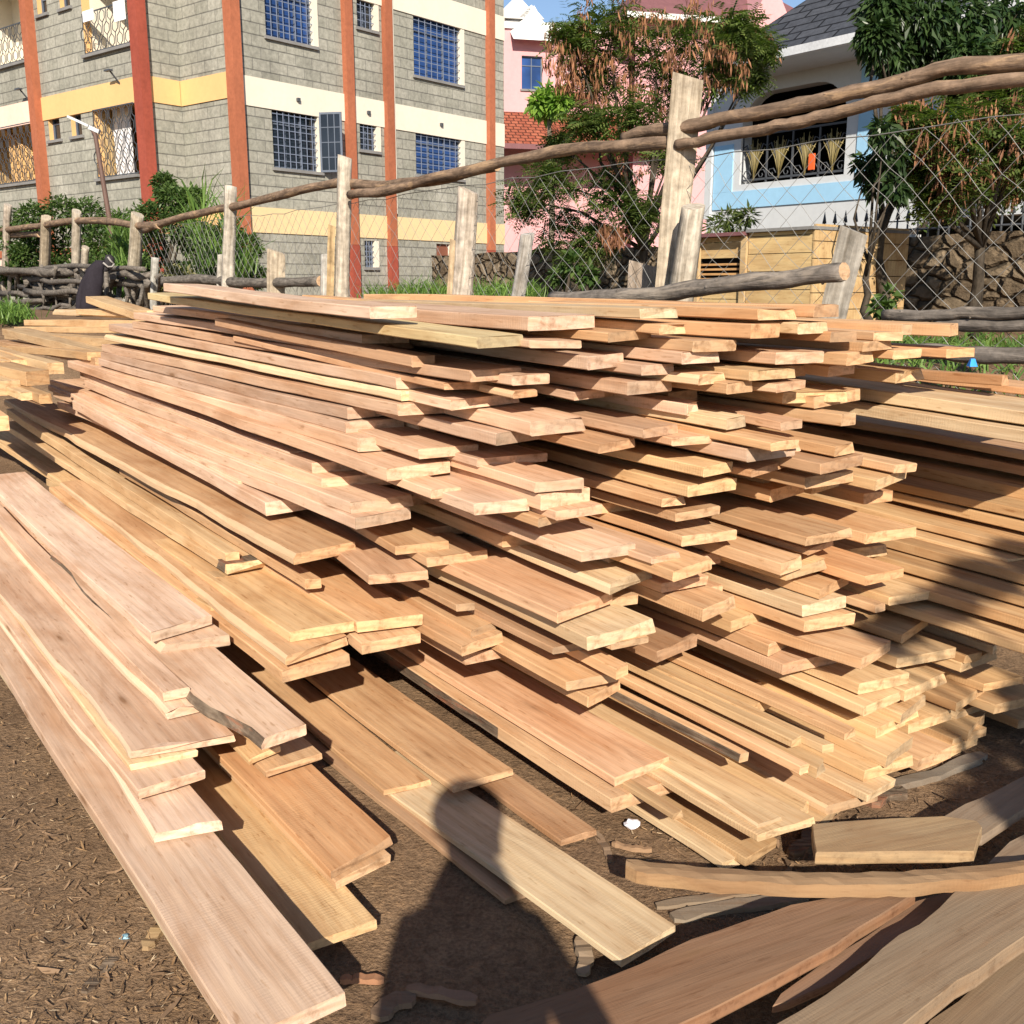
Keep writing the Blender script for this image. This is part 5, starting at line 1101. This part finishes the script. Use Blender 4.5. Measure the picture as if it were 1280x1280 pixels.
def limbs(root, base, clumps, r0, R, n=9, mat=None, name='trunk', fork=.45):
    mb = MB(); o = Vector((0, 0, 0)); cen = sum((c for c, r in clumps), Vector())/len(clumps); f = cen*fork; f.x += R.gauss(0, .1)
    nz = wob(R.randrange(999)); tr = [o + f*t + Vector((.06*nz(t*4), .06*nz(t*5+2), 0)) for t in (0, .2, .4, .6, .8, 1)]
    mb.tube(tr, [r0*(1.25 - .5*t) for t in (0, .2, .4, .6, .8, 1)], n)
    for c, r in clumps:
        m1 = f.lerp(c, .5) + Vector((R.gauss(0, .12), R.gauss(0, .12), R.gauss(.05, .1))); mb.tube([tr[-1] if R.random() < .6 else tr[-2], m1, c], [r0*.5, r0*.3, r0*.1], 6)
        for _ in range(3): mb.tube([m1.lerp(c, R.uniform(.3, 1)), c + rdir(R)*r*.8], [r0*.12, r0*.03], 4)
    mb.build(name, mat or M_TRUNK, root)
def tree(name, base, cl, Y, label, cat, spread=.5, seed=1, kind='feather', nf=900, npod=0, r0=.07, depth_=.9, pod_cl=None, L0=.17, group=None, young=None):
    R = random.Random(seed); b = at_y(*base, Y); b.z = gz(b.x, b.y); root = empty(name, b, label=label, cat=cat, group=group)
    def C(lst):
        out = []
        for px, py, pr in lst:
            y = Y + R.uniform(-depth_, depth_); p = at_y(px, py, y); out.append((p - b, pr*y*CP/1280))
        return out
    cc = C(cl); limbs(root, b, cc, r0, R)
    mb = MB()
    if kind == 'feather': feathery(mb, cc, nf, R)
    else: broad(mb, cc, nf, R, L0)
    mb.build('crown', M_LEAF1 if kind == 'feather' else M_LEAF2, root)
    if npod: mb = MB(); pods(mb, C(pod_cl) if pod_cl else cc, npod, R); mb.build('seed_pods', M_POD, root)
    return root
tree('pod_tree', (812,330), [(715,45,32),(745,95,38),(760,30,48),(820,60,52),(870,45,48),(925,35,30),(790,150,46),(850,110,40),(735,150,30),(905,85,30),(655,250,30),(690,225,36),(705,285,40),(760,235,44),(745,300,34),(800,265,30),(840,190,34),(700,180,20),(950,60,22),(940,95,16)],
  12.4, 'feathery tree hung with brown pods in front of the pink house', 'tree', seed=3, nf=5400, npod=430, r0=.06, pod_cl=[(715,45,32),(745,95,38),(760,30,48),(820,60,52),(870,45,48),(925,35,30),(850,110,40),(905,85,30),(705,75,30),(800,130,30),(780,215,22),(950,60,18),(765,290,14)])
tree('pod_tree', (1232,330), [(1140,150,24),(1185,165,38),(1240,150,40),(1275,180,36),(1200,215,30),(1160,205,26),(1255,225,26),(1215,110,30),(1270,110,32),(1175,245,16),(1290,60,36)],
  8.7, 'feathery tree heavy with brown pods before the white wall', 'tree', seed=4, nf=3300, npod=520, r0=.05, depth_=.6)
tree('broadleaf_tree', (1100,390), [(1105,15,30),(1150,25,42),(1200,35,42),(1250,30,40),(1115,65,28),(1155,75,30),(1095,45,20),(1210,75,28),(1255,75,30)], 9.0,
  'dark glossy leaved tree above the shingle roof corner', 'tree', seed=5, kind='broad', nf=7500, r0=.045, depth_=.5, L0=.115)
tree('broadleaf_tree', (1092,392), [(1085,205,16),(1100,225,20),(1115,195,20),(1120,235,14),(1105,165,16)], 8.2, 'small dark leaved sapling against the blue and white wall', 'tree', seed=6, kind='broad', nf=800, r0=.03, depth_=.25, L0=.11)
# small umbrella shaped tree
def umbrella_tree():
    R = random.Random(9); Y = 18.; b = at_y(688, 250, Y); b.z = 1.1; root = empty('umbrella_tree', b, label='small bright green umbrella shaped tree over the red tiles', cat='tree'); t = at_y(686, 140, Y) - b
    mb = MB(); mb.tube([Vector(), t*.5 + Vector((.05, 0, 0)), t], [.06, .05, .035], 7); mb.build('trunk', bark_mat('pale_bark', (.10,.08,.06), (.34,.28,.21)), root)
    cl = [(at_y(px, py, Y + R.uniform(-.3, .3)) - b, pr*Y*CP/1280) for px, py, pr in ((686,122,14),(675,130,12),(698,130,12),(688,136,12),(705,122,8))]; mb = MB(); broad(mb, cl, 1100, R, .17, .42, .5); mb.build('crown', M_YLEAF, root)
umbrella_tree()
def bush(cl, Y, label, seed, n=900, L0=.14, mat=None, name='bush', stems=3, depth_=.7, w=.5, cat='bush', droop=.25, group=None):
    R = random.Random(seed); px = sum(c[0] for c in cl)/len(cl); b = at_y(px, 330, Y); b.z = gz(b.x, b.y); root = empty(name, b, label=label, cat=cat, group=group)
    cc = []
    for x, y, r in cl: yy = Y + R.uniform(-depth_, depth_); cc.append((at_y(x, y, yy) - b, r*yy*CP/1280))
    mb = MB(); broad(mb, cc, n, R, L0, w, droop); mb.build('foliage', mat or M_LEAF3, root)
    mb = MB()
    for c, r in cc: mb.tube([Vector((R.gauss(0, .2), R.gauss(0, .2), 0)), c*.5 + rdir(R)*.15, c], [.035, .025, .008], 5)
    mb.build('stem', M_TRUNK, root); return root
HG = 'bushes of the overgrown hedge'
bush([(40,275,24),(75,268,26),(110,272,26),(20,300,24),(150,300,22),(55,310,24),(95,315,26),(130,305,24),(70,340,24),(115,340,22),(30,320,18),(20,345,18)], 21.5, 'dense dark hedge bush behind the pale fence posts', 21, 11000, .105, group=HG)
bush([(150,285,22),(185,275,24),(150,320,24),(190,310,24),(215,250,20),(225,280,22),(180,340,20),(240,300,22),(205,232,16),(240,250,16),(225,345,20)], 20.5, 'tall hedge bush at the foot of the red column', 22, 10000, .105, group=HG)
bush([(255,300,24),(285,295,22),(310,310,20),(275,350,20),(265,330,22),(300,330,18),(245,340,20),(320,345,14)], 15.5, 'loose green bush below the orange corner column', 23, 5000, .085, group=HG)
bush([(215,345,14),(235,350,12),(205,355,10)], 14.8, 'small yellowish bush beside the short silvery stake', 24, 420, .10, plain and leaf_mat('dry_leaf', (.11,.12,.04), (.24,.22,.09)))
bush([(910,275,14),(925,285,16),(895,285,14),(935,270,10)], 12.5, 'wispy green shrub at the corner of the blue house', 25, 520, .12, M_LEAF1, w=.25)
bush([(1010,395,10),(1112,372,10),(1100,385,8)], 7.6, 'low dark weed at the foot of the rubble wall', 26, 160, .09)
bush([(715,330,14),(735,345,12),(700,345,12)], 11.5, 'dark bush in the mesh before the rubble wall', 27, 420, .11)
def blades(name, label, spots, Y, n, h, seed, cat='grass', mat=None, stuff=True, spread=8, w=.014):
    R = random.Random(seed); mb = MB()
    for _ in range(n):
        px, py = R.choice(spots); p = at_y(px + R.gauss(0, spread), py + R.uniform(-2, 6), Y + R.uniform(-.6, .6)); L = h*R.uniform(.4, 1.2); d = Vector((R.gauss(0, .35), R.gauss(0, .35), 1)).normalized(); s = d.cross(Vector((R.gauss(0, 1), R.gauss(0, 1), 0))).normalized()*w*.5
        m = p + d*L*.6; t = m + (d + Vector((R.gauss(0, .5), R.gauss(0, .5), -.5))).normalized()*L*.45
        mb.add([p - s, p + s, m + s*.8, m - s*.8, t], [(0, 1, 2, 3), (3, 2, 4)])
    c = at_y(*spots[0], Y); o = mb.build(name, mat or M_GRASS); o.data.transform(Matrix.Translation(-c)); o.location = c; return tag(o, label, None if stuff else cat, None, 'stuff' if stuff else None)
blades('grass', 'green grass showing over the boards beside the block house', [(500,378),(520,372),(545,374),(605,376),(625,374),(650,376),(665,376),(470,380)], 13., 1500, .30, 31)
blades('tall_grass', 'tall bright green grass clump rising beside the dark jacket', [(152,368),(158,360),(150,350),(155,330),(160,310),(152,300),(165,355)], 16.6, 700, .55, 32, 'grass clump', None, False, 5, .02)
blades('weed_clump', 'low green weeds in front of the wattle', [(5,400),(15,402),(25,398),(0,392),(12,392)], 12., 700, .22, 33, 'weeds', None, False, 9)
blades('tall_weed', 'tall thin weed stalks around the slim pale post', [(250,300),(278,330),(296,330),(262,330),(285,290),(300,350),(250,270),(310,340)], 14., 260, .7, 34, 'weeds', None, False, 5, .02)
def bank_grass():
    R = random.Random(35); mb = MB()
    for _ in range(5200):
        u, v = R.uniform(4.45, 7.6), R.uniform(1.2, 6.5)
        if u < 4.9 and R.random() < .5: continue
        x, y = xy(u, v); p = Vector((x, y, gz(x, y) - .01)); L = .13*R.uniform(.4, 1.5); d = Vector((R.gauss(0, .5), R.gauss(0, .5), 1)).normalized(); s = d.cross(Vector((R.gauss(0, 1), R.gauss(0, 1), 0))).normalized()*.006
        m = p + d*L*.6; t = m + (d + Vector((R.gauss(0, .5), R.gauss(0, .5), -.6))).normalized()*L*.45; mb.add([p - s, p + s, m + s*.8, m - s*.8, t], [(0, 1, 2, 3), (3, 2, 4)])
    tag(mb.build('bank_grass', M_GRASS), 'short green grass on the bank past the low logs', kind='stuff')
bank_grass()
q = at_u(1215, 458, 4.5)
def wedge():
    mb = MB(); r = .018; mb.add([(-r,-r,0),(r,-r,0),(r*.5,-r*.3,.035),(-r*.5,-r*.3,.035),(-r,r,0),(r,r,0),(r*.5,r*.3,.035),(-r*.5,r*.3,.035)], [(0,1,2,3),(5,4,7,6),(1,5,6,2),(4,0,3,7),(3,2,6,7)]); o = mb.build('plastic_bit', plain('bright_blue', (.01,.25,.75), .4)); o.location = q; tag(o, 'bright blue bit of plastic in the grass under the lowest grey log', 'plastic bit')
wedge()
# ---------------------------------------------------------------- the person who takes the picture (only the shadow is seen)
def person():
    root = empty('person', (.05, -.25, 0), label='person in dark clothes holding up a phone, seen only by their shadow on the boards', cat='person')
    J = {'pel':(0,0,.95,.145,.11),'bel':(0,0,1.10,.15,.115),'che':(0,0,1.30,.17,.12),'nk0':(0,0,1.46,.075,.07),'nk1':(0,.01,1.53,.055,.055),'hd0':(0,.02,1.60,.075,.09),'hd1':(0,.02,1.68,.085,.10),'hd2':(0,.01,1.755,.06,.07)}
    for s, n in ((1,'r'),(-1,'l')):
        J.update({'sh'+n:(s*.15,0,1.37,.068,.065),'el'+n:((.25 if s > 0 else -.175),.0,(1.17 if s > 0 else 1.12),.048,.048),'wr'+n:(s*.10,.12,1.36,.033,.033),'hn'+n:(s*.07,.13,1.45,.035,.03),'hip'+n:(s*.09,0,.88,.095,.095),'kn'+n:(s*.11,.02,.50,.062,.062),'an'+n:(s*.12,0,.10,.042,.035),'to'+n:(s*.13,.17,.045,.04,.035)})
    E = [('pel','bel'),('bel','che'),('che','nk0'),('nk0','nk1'),('nk1','hd0'),('hd0','hd1'),('hd1','hd2')]
    for n in 'rl': E += [('che','sh'+n),('sh'+n,'el'+n),('el'+n,'wr'+n),('wr'+n,'hn'+n),('pel','hip'+n),('hip'+n,'kn'+n),('kn'+n,'an'+n),('an'+n,'to'+n)]
    for n, s in (('r', 1), ('l', -1)):
        for k, (dx, dz, L) in enumerate(((-.03,.02,.07),(-.03,.005,.078),(-.028,-.012,.072),(-.024,-.028,.058))):
            h = J['hn'+n]; J[f'f{n}{k}a'] = (h[0]-s*.004, h[1]+.02, h[2]+dz, .010, .010); J[f'f{n}{k}b'] = (h[0]+s*dx, h[1]+.03+L*.3, h[2]+dz, .009, .009); J[f'f{n}{k}c'] = (h[0]+s*dx*1.9, h[1]+.03+L*.35, h[2]+dz, .008, .008); E += [('hn'+n, f'f{n}{k}a'), (f'f{n}{k}a', f'f{n}{k}b'), (f'f{n}{k}b', f'f{n}{k}c')]
        J['t'+n] = (J['hn'+n][0]-s*.03, J['hn'+n][1]-.005, J['hn'+n][2]+.045, .011, .011); E.append(('hn'+n, 't'+n))
    ks = list(J); me = bpy.data.meshes.new('body'); me.from_pydata([J[k][:3] for k in ks], [(ks.index(a), ks.index(b)) for a, b in E], []); o = bpy.data.objects.new('body', me); COL.objects.link(o); o.parent = root
    sk_ = o.modifiers.new('skin', 'SKIN'); me.skin_vertices if hasattr(me, 'skin_vertices') else None
    if not me.skin_vertices:
        import bmesh
        bm = bmesh.new(); bm.from_mesh(me); bm.verts.layers.skin.verify(); bm.to_mesh(me); bm.free()
    for i, k in enumerate(ks): me.skin_vertices[0].data[i].radius = J[k][3:5]; me.skin_vertices[0].data[i].use_root = (k == 'pel')
    o.modifiers.new('sub', 'SUBSURF').levels = 2; o.modifiers['sub'].render_levels = 2; me.materials.append(plain('dark_clothes', (.10,.09,.10), .9))
    import bmesh
    bm = bmesh.new(); bmesh.ops.create_uvsphere(bm, u_segments=20, v_segments=14, radius=.108); 
    for v in bm.verts: v.co.z *= .9; v.co.y *= 1.08
    bmesh.ops.delete(bm, geom=[v for v in bm.verts if v.co.z < -.02 and v.co.y > -.02], context='VERTS')
    hm = bpy.data.meshes.new('hair'); bm.to_mesh(hm); bm.free(); hm.materials.append(plain('black_hair', (.012,.010,.009), .8)); h = bpy.data.objects.new('hair', hm); COL.objects.link(h); h.parent = root; h.location = (0, 0, 1.70)
    mb = MB(); mb.box(-.075, .075, -.004, .004, -.036, .036); p = mb.build('phone', plain('phone_black', (.02,.02,.022), .3)); p.location = (.05, -.045, 1.50); p.data.transform(Matrix.Rotation(radians(-12), 4, 'X')); tag(p, 'black phone held up in both hands behind the lens', 'phone')
person()
# added unseen tree behind the camera, leaf clumps placed to shade the far boards
def added_shade_tree():
    R = random.Random(77); b = Vector((3.3, -2.0, 0)); root = empty('added_shade_tree', b, label='unseen leafy tree added behind the lens to cast shade over the ochre boards', cat='tree')
    def C(px, py, z, r, yc): s = at_z(px, py, z); k = (s.y - yc)/.873; return (Vector((s.x + .0524*k, yc, z + k*.485)) - b, r)
    cl = [C(1118,786,.5,.03,-1.2), C(1150,768,.53,.035,-1.2), C(1190,745,.58,.045,-1.2), C(1232,722,.62,.05,-1.2), C(1275,700,.65,.06,-1.2), C(1272,880,.15,.05,-1.4), C(1300,850,.2,.07,-1.4), C(1292,930,.06,.08,-1.4), C(1278,1012,.1,.06,-1.4), C(1320,990,.1,.11,-1.4), C(1345,900,.1,.13,-1.4)]
    limbs(root, b, cl, .06, R, fork=.5); mb = MB(); broad(mb, cl, 3000, R, .075, .5, .4); mb.build('crown', M_LEAF2, root)
added_shade_tree()
# ---------------------------------------------------------------- camera, sky, sun
cam = bpy.data.cameras.new('camera'); co = bpy.data.objects.new('camera', cam); COL.objects.link(co)
cam.sensor_fit = 'HORIZONTAL'; cam.angle = 2*math.atan(.5); cam.clip_start = .05; cam.clip_end = 3000
co.location = (0, 0, H); co.rotation_euler = (pi/2 - PITCH, 0, 0); SC.camera = co
SUN_EL = radians(29.); SUN_AZ = (.06, -1.)      # direction towards the sun, in plan
n_ = sqrt(SUN_AZ[0]**2 + SUN_AZ[1]**2)
sd = Vector((SUN_AZ[0]/n_*cos(SUN_EL), SUN_AZ[1]/n_*cos(SUN_EL), sin(SUN_EL)))
sl = bpy.data.lights.new('sun', 'SUN'); so = bpy.data.objects.new('sun', sl); COL.objects.link(so)
sl.energy = 5.; sl.angle = radians(.55); sl.color = (1., .905, .765)
so.rotation_euler = sd.to_track_quat('Z', 'Y').to_euler(); so.location = (5, -20, 20)
w = bpy.data.worlds.new('World'); SC.world = w; w.use_nodes = True
nt = w.node_tree; nt.nodes.clear()
sk = nt.nodes.new('ShaderNodeTexSky'); sk.sky_type = 'NISHITA'; sk.sun_disc = False
sk.sun_elevation = SUN_EL; sk.sun_rotation = math.atan2(sd.x, sd.y); sk.altitude = 1800
bg = nt.nodes.new('ShaderNodeBackground'); bg.inputs[1].default_value = .085
ow = nt.nodes.new('ShaderNodeOutputWorld'); nt.links.new(sk.outputs[0], bg.inputs[0]); nt.links.new(bg.outputs[0], ow.inputs[0])
SC.view_settings.view_transform = 'Standard'; SC.view_settings.look = 'None'; SC.view_settings.gamma = 1
SC.view_settings.exposure = .68
SC.cycles.max_bounces = 5; SC.cycles.diffuse_bounces = 3; SC.cycles.glossy_bounces = 2; SC.cycles.transparent_max_bounces = 5
SC.cycles.use_denoising = True
